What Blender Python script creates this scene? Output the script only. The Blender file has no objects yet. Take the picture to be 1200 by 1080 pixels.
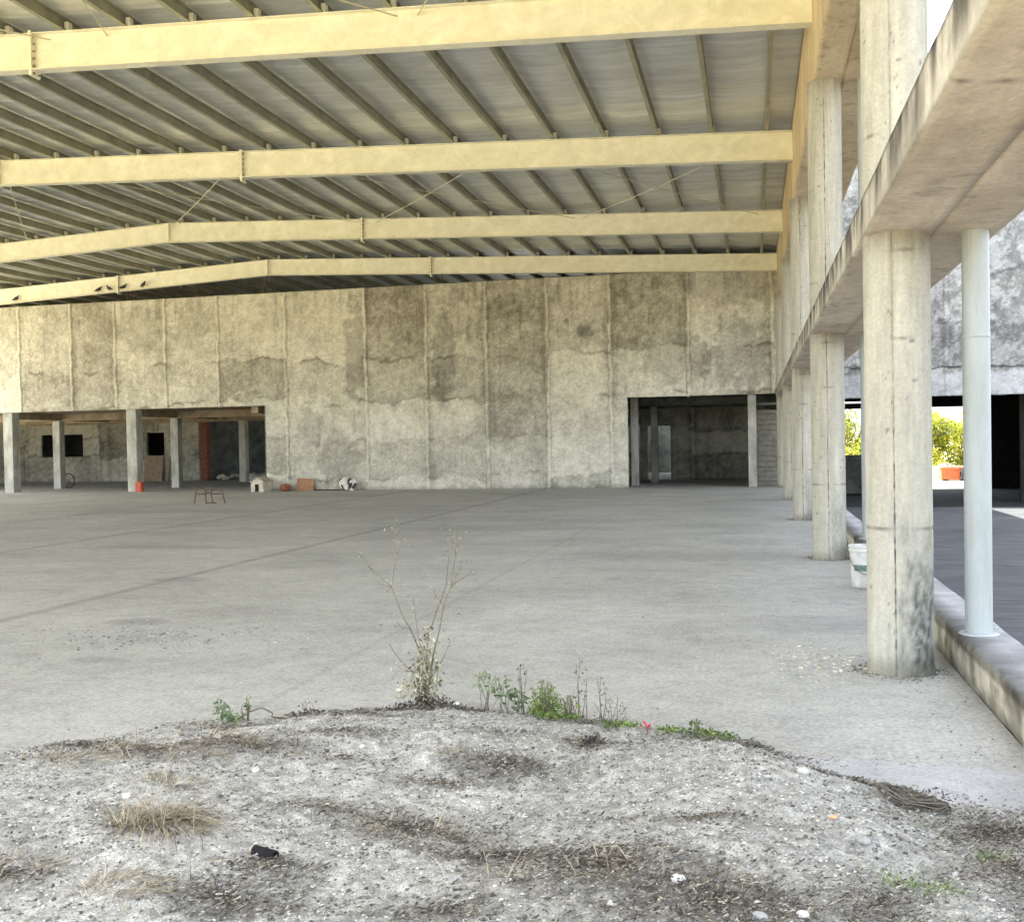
import bpy, math, random
import numpy as np
from mathutils import Vector, Matrix
random.seed(7); np.random.seed(7)
S = bpy.context.scene
COL = S.collection
R = math.radians

# ------------------------------------------------------------ camera, sky, sun, exposure
cam = bpy.data.cameras.new('camera'); camo = bpy.data.objects.new('camera', cam); COL.objects.link(camo)
fw = Vector((-0.22628365, 0.97390532, -0.01743963)); rt = Vector((0.97396685, 0.22597588, -0.01798549)); up = Vector((0.01357523, 0.02105544, 0.99968614))
m = Matrix((rt, up, -fw)).transposed().to_4x4(); m.translation = (0, 0, 1.6)
camo.matrix_world = m
cam.sensor_fit = 'HORIZONTAL'; cam.sensor_width = 36; cam.lens = 1218.47/1200*36; cam.clip_end = 3000; cam.clip_start = .05
S.camera = camo
SUN = Vector((-.50, .035, .865)).normalized()
w = bpy.data.worlds.new('World'); S.world = w; w.use_nodes = True
nt = w.node_tree; nt.nodes.clear()
sky = nt.nodes.new('ShaderNodeTexSky'); sky.sky_type = 'NISHITA'; sky.sun_disc = False
sky.sun_elevation = math.asin(SUN.z); sky.sun_rotation = math.atan2(SUN.x, SUN.y); sky.air_density = 1.0; sky.dust_density = 2.0; sky.ozone_density = 1.0
bg = nt.nodes.new('ShaderNodeBackground'); bg.inputs[1].default_value = .15
out = nt.nodes.new('ShaderNodeOutputWorld'); hs = nt.nodes.new('ShaderNodeHueSaturation'); hs.inputs['Saturation'].default_value = .36; nt.links.new(sky.outputs[0], hs.inputs['Color']); nt.links.new(hs.outputs[0], bg.inputs[0]); nt.links.new(bg.outputs[0], out.inputs[0])
sl = bpy.data.lights.new('sun', 'SUN'); sl.energy = 4.5; sl.angle = R(.53); sl.color = (1, .95, .86)
so = bpy.data.objects.new('sun', sl); COL.objects.link(so); so.rotation_euler = (-SUN).to_track_quat('-Z', 'Y').to_euler(); so.location = (0, 0, 30)
S.view_settings.view_transform = 'Standard'; S.view_settings.look = 'None'; S.view_settings.gamma = 1; S.view_settings.exposure = 2.83
S.render.engine = 'CYCLES'
try:
    S.cycles.max_bounces = 10; S.cycles.diffuse_bounces = 6; S.cycles.glossy_bounces = 3; S.cycles.use_denoising = True
except Exception: pass

# ------------------------------------------------------------ helpers
def _h(ix, iy, seed):
    n = (ix.astype(np.int64)*374761393 + iy.astype(np.int64)*668265263 + seed*1442695041) & 0x7fffffff
    n = ((n ^ (n >> 13))*1274126177) & 0x7fffffff
    n = ((n ^ (n >> 16))*668265263) & 0x7fffffff
    return ((n ^ (n >> 15)) & 0xffff)/65535.0
def vn(x, y, seed=0):
    x = np.asarray(x, float); y = np.asarray(y, float)
    x0 = np.floor(x); y0 = np.floor(y); fx = x-x0; fy = y-y0
    fx = fx*fx*(3-2*fx); fy = fy*fy*(3-2*fy)
    a = _h(x0, y0, seed); b = _h(x0+1, y0, seed); c = _h(x0, y0+1, seed); d = _h(x0+1, y0+1, seed)
    return a*(1-fx)*(1-fy)+b*fx*(1-fy)+c*(1-fx)*fy+d*fx*fy
def fbm(x, y, seed=0, o=5, g=.55):
    s = 0; a = 1; t = 0
    for i in range(o):
        s = s+a*vn(x*2**i+17.3*i, y*2**i+5.1*i, seed+i); t += a; a *= g
    return s/t
def ss(a, b, x):
    t = np.clip((x-a)/(b-a), 0, 1); return t*t*(3-2*t)
def lerp(a, b, t):
    a = np.asarray(a, float); b = np.asarray(b, float); t = np.asarray(t)[..., None]
    return a*(1-t)+b*t

class MB:
    def __init__(s): s.v = []; s.f = []; s.var = []; s.smooth = False
    def add(s, vs, fs, var=.5):
        o = len(s.v); s.v += [tuple(p) for p in vs]; s.f += [tuple(i+o for i in f) for f in fs]; s.var += [var]*len(vs)
    def box(s, x0, x1, y0, y1, z0, z1, var=.5, b=0.0):
        if b <= 0:
            s.add([(x0,y0,z0),(x1,y0,z0),(x1,y1,z0),(x0,y1,z0),(x0,y0,z1),(x1,y0,z1),(x1,y1,z1),(x0,y1,z1)],
                  [(0,3,2,1),(4,5,6,7),(0,1,5,4),(1,2,6,5),(2,3,7,6),(3,0,4,7)], var)
        else:
            # chamfered vertical edges
            P = [(x0+b,y0),(x1-b,y0),(x1,y0+b),(x1,y1-b),(x1-b,y1),(x0+b,y1),(x0,y1-b),(x0,y0+b)]
            n = 8; vs = [(x,y,z0) for x,y in P]+[(x,y,z1) for x,y in P]
            s.add(vs, [tuple(range(n-1,-1,-1)), tuple(range(n,2*n))]+[(i,(i+1)%n,n+(i+1)%n,n+i) for i in range(n)], var)
    def tube(s, pts, r, n=8, var=.5, r1=None):
        pts = [Vector(p) for p in pts]; k = len(pts); vs = []; 
        r1 = r if r1 is None else r1
        prev = None
        for i, p in enumerate(pts):
            d = (pts[min(i+1, k-1)]-pts[max(i-1, 0)]).normalized()
            a = d.cross(Vector((0, 0, 1)) if abs(d.z) < .95 else Vector((1, 0, 0))).normalized()
            if prev is not None:
                a = (prev-d*prev.dot(d)).normalized()
            prev = a; b = d.cross(a); rr = r+(r1-r)*i/max(1, k-1)
            vs += [p+a*rr*math.cos(2*math.pi*j/n)+b*rr*math.sin(2*math.pi*j/n) for j in range(n)]
        fs = [(i*n+j, i*n+(j+1)%n, (i+1)*n+(j+1)%n, (i+1)*n+j) for i in range(k-1) for j in range(n)]
        fs += [tuple(range(n-1, -1, -1)), tuple(range((k-1)*n, k*n))]
        s.add(vs, fs, var)
    def lathe(s, prof, c=(0,0,0), n=24, var=.5, close=False):
        vs = []; k = len(prof)
        for r, z in prof: vs += [(c[0]+r*math.cos(2*math.pi*j/n), c[1]+r*math.sin(2*math.pi*j/n), c[2]+z) for j in range(n)]
        s.add(vs, [(i*n+j, i*n+(j+1)%n, (i+1)*n+(j+1)%n, (i+1)*n+j) for i in range(k-1) for j in range(n)], var)
    def prism(s, prof, a, b, ax='y', var=.5):
        # prof: polygon; extruded along an axis from a to b
        n = len(prof); f = {'y': lambda p, t: (p[0], t, p[1]), 'x': lambda p, t: (t, p[0], p[1])}[ax]
        s.add([f(p, a) for p in prof]+[f(p, b) for p in prof], [tuple(range(n)), tuple(range(2*n-1, n-1, -1))]+[(i, n+i, n+(i+1)%n, (i+1)%n) for i in range(n)], var)
    def build(s, name, mat, parent=None, smooth=False):
        me = bpy.data.meshes.new(name); me.from_pydata(s.v, [], s.f)
        at = me.attributes.new('var', 'FLOAT', 'POINT'); at.data.foreach_set('value', s.var)
        if smooth: me.polygons.foreach_set('use_smooth', [True]*len(me.polygons))
        me.materials.append(mat); me.update()
        o = bpy.data.objects.new(name, me); COL.objects.link(o)
        if parent: o.parent = parent
        return o
def npmesh(name, V, F, mat, col=None, parent=None, smooth=False):
    me = bpy.data.meshes.new(name); V = np.asarray(V, np.float32); F = np.asarray(F, np.int32)
    me.vertices.add(len(V)); me.vertices.foreach_set('co', V.ravel())
    n = F.shape[1]; me.loops.add(F.size); me.loops.foreach_set('vertex_index', F.ravel())
    me.polygons.add(len(F)); me.polygons.foreach_set('loop_start', np.arange(0, F.size, n, dtype=np.int32)); me.polygons.foreach_set('loop_total', np.full(len(F), n, np.int32))
    if smooth: me.polygons.foreach_set('use_smooth', np.ones(len(F), bool))
    me.update(calc_edges=True); me.validate()
    if col is not None:
        c = np.ones((len(V), 4), np.float32); c[:, :3] = col
        a = me.attributes.new('col', 'FLOAT_COLOR', 'POINT'); a.data.foreach_set('color', c.ravel())
    me.materials.append(mat)
    o = bpy.data.objects.new(name, me); COL.objects.link(o)
    if parent: o.parent = parent
    return o
def thing(name, label, cat, loc=(0,0,0), group=None, rz=0):
    o = bpy.data.objects.new(name, None); COL.objects.link(o); o.location = loc; o.rotation_euler = (0, 0, rz); o.empty_display_size = .2
    tag(o, label, cat, group); return o
def tag(o, label, cat, group=None, kind=None):
    if label: o['label'] = label
    if cat: o['category'] = cat
    if group: o['group'] = group
    if kind: o['kind'] = kind
    return o
def struct(o): o['kind'] = 'structure'; return o

# ------------------------------------------------------------ materials
class NT:
    def __init__(s, name, rough=.9, metal=0, spec=.3):
        s.m = bpy.data.materials.new(name); s.m.use_nodes = True; s.t = s.m.node_tree; s.N = s.t.nodes; s.L = s.t.links
        s.b = s.N['Principled BSDF']; s.b.inputs['Roughness'].default_value = rough; s.b.inputs['Metallic'].default_value = metal
        s.b.inputs['Specular IOR Level'].default_value = spec
        s.tc = s.N.new('ShaderNodeTexCoord')
    def mapv(s, scale=(1,1,1), src='Object'):
        n = s.N.new('ShaderNodeMapping'); n.inputs['Scale'].default_value = scale; s.L.new(s.tc.outputs[src], n.inputs[0]); return n.outputs[0]
    def noise(s, scale, detail=6, rough=.6, sc=(1,1,1), dist=0):
        n = s.N.new('ShaderNodeTexNoise'); n.inputs['Scale'].default_value = scale; n.inputs['Detail'].default_value = detail; n.inputs['Roughness'].default_value = rough; n.inputs['Distortion'].default_value = dist
        s.L.new(s.mapv(sc), n.inputs['Vector']); return n.outputs[0]
    def vor(s, scale, feature='F1', out=0, sc=(1,1,1)):
        n = s.N.new('ShaderNodeTexVoronoi'); n.feature = feature; n.inputs['Scale'].default_value = scale; s.L.new(s.mapv(sc), n.inputs['Vector']); return n.outputs[out]
    def ramp(s, f, stops):
        n = s.N.new('ShaderNodeValToRGB'); e = n.color_ramp.elements
        while len(e) > 1: e.remove(e[-1])
        for i, (p, c) in enumerate(stops):
            c = (c, c, c) if isinstance(c, (int, float)) else c
            x = e[0] if i == 0 else e.new(p)
            x.position = p; x.color = (*c, 1)
        s.L.new(f, n.inputs[0]); return n.outputs[0]
    def math(s, op, a, b=0, clamp=False):
        n = s.N.new('ShaderNodeMath'); n.operation = op; n.use_clamp = clamp
        for i, x in enumerate((a, b)):
            if isinstance(x, (int, float)): n.inputs[i].default_value = x
            else: s.L.new(x, n.inputs[i])
        return n.outputs[0]
    def mix(s, f, a, b, mode='MIX'):
        n = s.N.new('ShaderNodeMix'); n.data_type = 'RGBA'; n.blend_type = mode; n.clamp_factor = True
        for k, x in ((0, f), (6, a), (7, b)):
            if isinstance(x, (int, float)): n.inputs[k].default_value = x
            elif isinstance(x, tuple): n.inputs[k].default_value = (*x, 1)
            else: s.L.new(x, n.inputs[k])
        return n.outputs[2]
    def attr(s, name):
        n = s.N.new('ShaderNodeAttribute'); n.attribute_name = name; return n
    def xyz(s):
        n = s.N.new('ShaderNodeSeparateXYZ'); s.L.new(s.tc.outputs['Object'], n.inputs[0]); return n.outputs
    def col(s, c):
        if isinstance(c, tuple): s.b.inputs['Base Color'].default_value = (*c, 1)
        else: s.L.new(c, s.b.inputs['Base Color'])
        return s
    def bump(s, h, strength=.3, dist=.01):
        n = s.N.new('ShaderNodeBump'); n.inputs['Strength'].default_value = strength; n.inputs['Distance'].default_value = dist
        s.L.new(h, n.inputs['Height']); s.L.new(n.outputs[0], s.b.inputs['Normal']); return s

def attr_mat(name, rough=.92, fine=60, amp=.25, bump=.4, bd=.01, bscale=25, spec=.2):
    t = NT(name, rough, spec=spec); a = t.attr('col').outputs[0]
    n = t.ramp(t.noise(fine, 5, .7), [(.3, 1-amp), (.7, 1+amp)])
    n2 = t.ramp(t.noise(fine/7, 6, .7), [(.35, 1-amp*.6), (.65, 1+amp*.4)])
    t.col(t.mix(1, t.mix(1, a, n, 'MULTIPLY'), n2, 'MULTIPLY')); t.bump(t.noise(bscale, 8, .7), bump, bd); return t.m
def conc(name, dark, light, scale=1.5, sc=(1,1,1), rough=.9, bump=.4, bd=.01, fine=40, lo=.35, hi=.65):
    t = NT(name, rough, spec=.2)
    c = t.ramp(t.noise(scale, 8, .65, sc, .3), [(lo, dark), (hi, light)])
    n = t.ramp(t.noise(fine, 5, .7), [(.3, .75), (.7, 1.2)])
    t.col(t.mix(1, c, n, 'MULTIPLY')); t.bump(t.noise(fine*.6, 7, .7), bump, bd); return t.m
M = {}
M['wall'] = attr_mat('plastered_wall', fine=22, amp=.22, bump=.6, bd=.03, bscale=9)
M['column'] = attr_mat('cast_concrete', fine=45, amp=.13, bump=.35, bd=.006, bscale=35)
M['slabc'] = attr_mat('board_marked_concrete', fine=30, amp=.16, bump=.5, bd=.01, bscale=18)
M['mound'] = attr_mat('coarse_sand', fine=120, amp=.55, bump=1.0, bd=.02, bscale=75)
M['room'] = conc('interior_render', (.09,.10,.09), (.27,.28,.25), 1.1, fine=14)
M['room_dark'] = conc('shaded_interior_render', (.045,.05,.045), (.13,.14,.13), 1.2, (1,1,1.6), fine=12)  # darker copy of the interior render, with deep-room shade in its colour
M['black'] = conc('shade_black_render', (.012,.012,.013), (.03,.03,.03), 1.2)  # near-black colour paints in the deep shade of the interiors
M['post'] = conc('post_concrete', (.26,.26,.22), (.5,.5,.45), 3, (1,1,.4), fine=30)
M['beamc'] = conc('beam_concrete', (.2,.16,.11), (.38,.31,.22), 2, fine=20)
M['kerb'] = conc('kerb_concrete', (.17,.16,.14), (.42,.41,.36), 3.5, (1,.5,1), fine=40, bump=.6)
M['kerbtop'] = conc('kerb_top_concrete', (.3,.32,.34), (.5,.52,.54), 2.5, fine=40)
def mk_floor():
    t = NT('slab_floor', .8, spec=.3); X, Y, Z = t.xyz()
    a = t.ramp(t.noise(.22, 8, .62, (1,1,1), .6), [(.35, (.355,.355,.33)), (.5, (.40,.40,.375)), (.66, (.45,.45,.425))])
    st = t.ramp(t.noise(.9, 10, .74, (.8,1.1,1), .5), [(.36, .86), (.52, 1.0), (.68, 1.12)])
    c = t.mix(1, a, st, 'MULTIPLY')
    fn = t.ramp(t.noise(35, 7, .8), [(.32, .58), (.68, 1.32)]); c = t.mix(1, c, fn, 'MULTIPLY'); fm = t.ramp(t.noise(6, 9, .8, (1,1,1), .3), [(.34, .80), (.5, 1.0), (.68, 1.12)]); c = t.mix(1, c, fm, 'MULTIPLY');
    dk = t.ramp(t.noise(1.3, 10, .78, (1,1,1), .4), [(.60, 1.0), (.74, .74)]); c = t.mix(.8, c, dk, 'MULTIPLY')
    lt = t.ramp(t.noise(3.5, 9, .82, (.5,1.1,1), .5), [(.60, 0), (.70, .45)]); c = t.mix(lt, c, (.6,.6,.58))
    # construction joints running away from the viewer
    wob = t.math('MULTIPLY', t.math('SUBTRACT', t.noise(1.5, 3), .5), .06)
    J = None
    for x0, wd, dp in ((-25.8,.08,.6),(-21.1,.08,.55),(-16.4,.10,.55),(-11.68,.13,.6),(-6.97,.13,.55),(-3.0,.05,.25)):
        d = t.math('ABSOLUTE', t.math('SUBTRACT', t.math('ADD', X, wob), x0))
        k = t.math('MULTIPLY', t.math('SUBTRACT', 1, t.math('DIVIDE', d, wd), True), dp)
        J = k if J is None else t.math('MAXIMUM', J, k)
    for sx, sy, rx, ry, dp in ((-5.6,8.6,.35,.22,.5),(-4.9,7.0,.3,.12,.4),(-6.9,11.5,.5,.25,.45),(-5.5,6.4,.25,.1,.35),(-1.2,14.5,1.8,.8,.25),(.5,9.3,.8,.5,.3),(-9.5,15.2,1.6,.35,.3),(-3.9,19,3,.7,.2),(-14,24,3,.8,.22)):
        q = t.math('ADD', t.math('POWER', t.math('DIVIDE', t.math('SUBTRACT', X, sx), rx), 2), t.math('POWER', t.math('DIVIDE', t.math('SUBTRACT', Y, sy), ry), 2))
        q = t.math('SUBTRACT', t.math('ADD', t.math('MULTIPLY', t.noise(3.5, 8, .75), 2.6), -.1), q, True)
        c = t.mix(t.math('MULTIPLY', q, dp), c, (.17,.17,.165))
    c = t.mix(t.math('MULTIPLY', J, t.ramp(t.noise(3, 6, .7), [(.3,.4),(.6,1)])), c, (.13,.13,.125))
    t.col(c); t.bump(t.noise(20, 9, .75), .2, .008); return t.m
M['floor'] = mk_floor()
def mk_road():
    t = NT('dock_road', .75, spec=.3)
    c = t.ramp(t.noise(.5, 8, .65, (1,1,1), .6), [(.35, (.032,.034,.038)), (.65, (.07,.073,.079))])
    st = t.ramp(t.noise(2.5, 9, .75, (.4,1.6,1), 1), [(.45, 0), (.7, .6)]); c = t.mix(st, c, (.14,.145,.155))
    t.col(c); t.bump(t.noise(40, 6, .7), .5, .01); return t.m
M['road'] = mk_road()
M['earth'] = conc('dry_earth', (.42,.35,.19), (.62,.53,.31), .6, fine=15, bump=.6, bd=.03)
M['field'] = conc('dry_field', (.22,.2,.1), (.4,.34,.2), .3, fine=4)
def paint(name, c1, c2, rough=.5, scale=3, sp=(.3,.2,.08), spec=.4):
    t = NT(name, rough, spec=spec)
    c = t.ramp(t.noise(scale, 8, .7, (1,1,1), .5), [(.35, c1), (.65, c2)])
    r = t.ramp(t.noise(11, 8, .8), [(.63, 0), (.72, .65)]); c = t.mix(r, c, sp); g = t.ramp(t.noise(1.2, 9, .8, (1,1,2), 1), [(.45, 0), (.7, .3)]); c = t.mix(g, c, tuple(x*.62 for x in c1))
    t.col(c); t.bump(t.noise(12, 4), .1, .005); return t.m
M['cream'] = paint('cream_steel_paint', (.72,.685,.52), (.87,.845,.69))
M['purlin'] = paint('purlin_shaded_cream', (.27,.26,.18), (.40,.385,.27), scale=2)  # cream paint darkened to olive, the purlins' shade put into the colour
M['rod'] = paint('rod_steel', (.5,.45,.32), (.65,.6,.45), rough=.4)
def mk_sheet():
    t = NT('foil_sheet', .38, .35, .5); X, Y, Z = t.xyz()
    c = t.ramp(t.noise(.8, 8, .65, (1,2.5,1), .5), [(.35, (.60,.61,.59)), (.65, (.80,.81,.78))])
    ln = t.noise(2.0, 4, .6, (.25,5,1)); c = t.mix(1, c, t.ramp(ln, [(.35, .9), (.6, 1.05)]), 'MULTIPLY')
    sc = t.ramp(t.noise(3, 8, .85, (.4,14,1), .3), [(.69, 0), (.73, .8)]); c = t.mix(sc, c, (.8,.78,.7))
    t.col(c); t.bump(t.noise(2, 4, .6, (.5,2,1)), .25, .02)
    t.L.new(t.ramp(t.noise(2.5, 5), [(.3, .3), (.7, .5)]), t.b.inputs['Roughness']); return t.m
M['sheet'] = mk_sheet()
def simple(name, c, rough=.6, metal=0, var=.2, scale=10):
    t = NT(name, rough, metal); t.col(t.ramp(t.noise(scale, 6, .7), [(.3, tuple(x*(1-var) for x in c)), (.7, tuple(min(1, x*(1+var)) for x in c))])); t.bump(t.noise(scale*3, 4), .15, .003); return t.m
M['pvc'] = NT('white_pipe', .45).m
def mk_pvc():
    t = NT('weathered_white_pipe', .5); c = t.ramp(t.noise(3, 8, .7, (1,1,.3)), [(.3, (.28,.31,.31)), (.6, (.37,.405,.41))])
    d = t.ramp(t.noise(6, 9, .8, (2,2,.12)), [(.52, 0), (.72, .7)]); c = t.mix(d, c, (.24,.25,.21)); t.col(c); return t.m
M['pvc'] = mk_pvc()
M['bird'] = simple('pigeon_feathers', (.05,.05,.055), .7)
M['beak'] = simple('beak_and_feet', (.12,.07,.05), .6)
M['rust'] = simple('rusty_rebar', (.13,.07,.04), .8)
M['bolt'] = simple('bolt_steel', (.25,.21,.14), .5, .5)
M['void'] = simple('dark_void', (.01,.01,.012), .9)
def leafmat(name, stops, trans=.25):
    t = NT(name, .6, spec=.25); a = t.attr('var').outputs['Fac']
    c = t.ramp(a, stops); n = t.ramp(t.noise(60, 3), [(.3,.8),(.7,1.2)]); c = t.mix(1, c, n, 'MULTIPLY'); t.col(c)
    tr = t.N.new('ShaderNodeBsdfTranslucent'); t.L.new(c, tr.inputs[0]); mx = t.N.new('ShaderNodeMixShader'); mx.inputs[0].default_value = trans
    o = t.N['Material Output']; t.L.new(t.b.outputs[0], mx.inputs[1]); t.L.new(tr.outputs[0], mx.inputs[2]); t.L.new(mx.outputs[0], o.inputs[0]); return t.m
M['leaf'] = leafmat('green_leaf', [(0, (.05,.09,.025)), (.5, (.13,.22,.05)), (1, (.32,.40,.12))])
M['leaf2'] = leafmat('grey_green_leaf', [(0, (.05,.08,.04)), (.5, (.14,.20,.10)), (1, (.36,.42,.26))])
M['dryleaf'] = leafmat('dry_leaf', [(0, (.05,.045,.035)), (.45, (.20,.19,.12)), (1, (.62,.6,.45))])
M['litter'] = leafmat('dark_leaf_litter', [(0, (.03,.026,.022)), (.6, (.11,.095,.075)), (1, (.28,.26,.2))], .05)
M['straw'] = leafmat('dry_straw', [(0, (.10,.085,.06)), (.5, (.32,.275,.195)), (1, (.62,.56,.43))], .1)
M['treeleaf'] = leafmat('sunlit_tree_leaf', [(0, (.07,.11,.01)), (.5, (.21,.25,.02)), (1, (.42,.40,.04))], .35)
M['stem'] = simple('weed_stem', (.15,.135,.09), .8)
M['bark'] = simple('bark', (.12,.09,.06), .9)

# ------------------------------------------------------------ ground, road, yard, slab, kerb
def sheet(name, x0, x1, y0, y1, z, mat):
    b = MB(); b.add([(x0,y0,z),(x1,y0,z),(x1,y1,z),(x0,y1,z)], [(0,1,2,3)]); return struct(b.build(name, mat))
sheet('ground', -900, 900, -900, 1500, -.78, M['field'])
sheet('road', 1.60, 40, -40, 52, -.70, M['road'])
b = MB(); b.box(-60, 1.32, -50, .9, -.9, -.012); struct(b.build('yard', M['earth']))
b = MB(); b.box(-36, 1.32, .9, 58, -.9, 0); struct(b.build('floor', M['floor']))
b = MB(); b.box(-90, -36.002, .9, 34, -.9, -.012); struct(b.build('side_yard', M['earth']))
b = MB(); b.box(-46, -36.002, 34.002, 58, -.9, -.0); struct(b.build('bay_floor', M['floor']))
sheet('hall_floor_shade', 2.0, 15.8, 35.5, 47.4, -.695, M['black'])  # black sheet painting in the shade over the hall floor
sheet('far_yard', 2, 60, 47.8, 90, -.694, simple('pale_yard', (.55,.5,.38), .9))

# kerb / retaining edge with a rough top
def mk_kerb():
    ys = np.arange(-3, 35.0, .06); n = len(ys)
    prof = [(1.322,-.75),(1.322,0),(1.325,.235),(1.345,.262),(1.5,.268),(1.64,.266),(1.665,.245),(1.67,-.75)]
    V = []; C = []
    for j, (x, z) in enumerate(prof):
        nx = (fbm(ys*3, np.full(n, j*.9), 3)-.5)*.022; nz = (fbm(ys*4, np.full(n, j*.7), 9)-.5)*.014
        V.append(np.stack([x+(nx if z < .26 else nx*.3), ys, z+nz*(z > .2)], 1))
    # extra rows on the inner face for colour
    rows = []; zz = np.linspace(0, .235, 9)
    for z in zz:
        nx = (fbm(ys*3, np.full(n, z*9), 3)-.5)*.022
        rows.append(np.stack([1.322+nx, ys, np.full(n, z)], 1))
    allrows = rows+V[3:]
    V = np.concatenate(allrows); K = len(allrows)
    F = [(np.arange(n-1)+i*n, np.arange(n-1)+i*n+1, np.arange(n-1)+(i+1)*n+1, np.arange(n-1)+(i+1)*n) for i in range(K-1)]
    F = np.concatenate([np.stack(f, 1) for f in F])
    y = V[:, 1]; z = V[:, 2]; inner = V[:, 0] < 1.34
    t = fbm(y*2.2, z*3, 21); t2 = fbm(y*9, z*14, 22)
    c = lerp((.20,.18,.14), (.50,.47,.38), ss(.38, .6, t*.6+t2*.4))
    streak = ss(.52, .72, fbm(y*6, z*.8, 25))*.7
    c = lerp(0, 1, np.zeros(len(y))) + c*(1-streak[:, None]*.6)
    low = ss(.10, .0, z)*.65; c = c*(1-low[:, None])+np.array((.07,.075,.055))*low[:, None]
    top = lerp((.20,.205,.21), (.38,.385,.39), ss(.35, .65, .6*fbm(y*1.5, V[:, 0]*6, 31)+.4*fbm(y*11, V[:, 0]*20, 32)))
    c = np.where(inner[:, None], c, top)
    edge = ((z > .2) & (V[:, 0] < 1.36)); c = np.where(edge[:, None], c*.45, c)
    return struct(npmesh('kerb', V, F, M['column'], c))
mk_kerb()

# ------------------------------------------------------------ main wall with openings
RIBS = [-34.6,-32.3,-30.1,-27.81,-25.51,-23.62,-21.49,-19.31,-16.61,-13.5,-11.23,-9.03,-6.87,-4.69,-2.08,.65]
def wall_color(x, z, ribs, courses, base_dark, base_light, seed=0, grey=None):
    ri = np.searchsorted(ribs, x+ (fbm(z*2, x*0+3, seed+50)-.5)*.10)
    wob = (fbm(x*1.1, z*.1+ri*3.7, seed+1)-.5)*.75+(fbm(x*6, z*.1+ri, seed+2)-.5)*.16
    offs = (_h(ri, ri*0, seed+9)-.5)*.35
    ci = np.searchsorted(courses, z+wob+offs)
    tone = _h(ri, ci, seed+3)
    n = fbm(x*1.1, z*1.3, seed+4, 6, .62); nf = fbm(x*6, z*6, seed+5, 5, .7)
    t = .30+.62*tone+(n-.5)*.8+(nf-.5)*.65+(fbm(x*16, z*16, seed+15, 3, .85)-.5)*.75
    # pale bloom below each course line, dark line at it
    d = np.full(x.shape, 9.0)
    for cz in courses: d = np.minimum(d, np.abs(z+wob+offs-cz))
    t = t+.16*ss(.0,.5,(z+wob+offs) % 1.4/1.4)*0-ss(.09, .0, d)*(.02+.6*ss(.45,.8,vn(x*1.7, z*.5+ri*3.1, seed+8)))
    dr = np.full(x.shape, 9.0)
    for rx in ribs: dr = np.minimum(dr, np.abs(x-rx+(vn(z*5, x*0, seed+12)-.5)*.05))
    t = t+ss(.06, .03, dr)*.14-ss(.10, .075, dr)*ss(.05, .065, dr)*.42-ss(.34, .10, dr)*ss(.06, .11, dr)*.22*ss(.25,.75,vn(z*.8, x*.7, seed+30))
    drip = ss(.58, .8, fbm(x*9, z*.9, seed+6))*.22; t = t-drip
    t = np.clip(t, 0, 1)
    c = lerp(base_dark, base_light, t)
    if grey is not None:
        g = ss(3.6, 1.6, z+(fbm(x*.7, z*.7, seed+7)-.5)*2.5)*.85
        c = c*(1-g[..., None])+lerp(grey[0], grey[1], t)*g[..., None]
    return c, dr
def grid_wall(name, xs, zs, y, holes, colorf, mat, thick, top=None):
    X, Z = np.meshgrid(xs, zs, indexing='ij'); nx, nz = X.shape
    if top is not None: Z = np.minimum(Z, top(X)) if False else Z*top(X)/zs[-1] if False else Z
    c, dr = colorf(X, Z)
    Yv = y-ss(.065, .05, dr)*.03+(fbm(X*3, Z*3, 77)-.5)*.02
    edge = np.zeros_like(X, bool)
    V = np.stack([X, Yv, Z], -1).reshape(-1, 3)
    cx = (X[:-1, :-1]+X[1:, 1:])/2; cz = (Z[:-1, :-1]+Z[1:, 1:])/2
    keep = np.ones_like(cx, bool)
    for hx0, hx1, hz0, hz1 in holes: keep &= ~((cx > hx0) & (cx < hx1) & (cz > hz0) & (cz < hz1))
    I = np.arange(nx*nz).reshape(nx, nz)
    F = np.stack([I[:-1, :-1], I[1:, :-1], I[1:, 1:], I[:-1, 1:]], -1)[keep]
    o = npmesh(name, V, F, mat, c.reshape(-1, 3))
    md = o.modifiers.new('thickness', 'SOLIDIFY'); md.thickness = thick; md.offset = -1
    return o
def axis(a, b, step, extra=()):
    v = sorted(set([round(a, 3), round(b, 3)]+[round(e, 3) for e in extra])); o = []
    for p, q in zip(v[:-1], v[1:]):
        n = max(1, round((q-p)/step)); o += list(np.linspace(p, q, n, endpoint=False))
    return np.array(o+[v[-1]])
zs = axis(0, 7.24, .04, (3.13, 3.06)); xs = axis(-30, 1.02, .04, (-17.44, -4.14))
def mark(x, z, c):
    # individual dark damp marks seen on the plaster
    for mx, mz, rx, rz, s in ((-5.5,5.35,.35,.25,.8),(-6.2,5.75,.12,.1,.7),(-13.95,4.9,.45,2.0,.55),(-10.6,4.6,.45,1.7,.5),(-14.6,1.1,.9,1.0,.45),(-15.7,2.2,.5,.9,.35),
                           (-22.5,6.2,.9,1.0,.35),(-20.4,6.2,.8,.9,.3),(-9.2,1.9,1.1,.5,.3),(-2.5,4.3,1.2,.8,.4),(-.4,4.4,1.2,1.3,.5),(-8.2,6.2,.7,.6,.35),(-.6,6.6,1.6,.6,.35),(-7.2,1.6,.4,.8,.2)):
        d = ((x-mx)/rx)**2+((z-mz)/rz)**2+(fbm(x*4, z*4, 91)-.5)*2.2
        f = ss(1.15, .55, d)*s; c = c*(1-f[..., None]*.62)
    # drips from the top edge
    f = ss(.5, .75, fbm(x*5, z*.5, 93))*ss(5.8, 7.2, z)*.3; c = c*(1-f[..., None])
    return c
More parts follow.
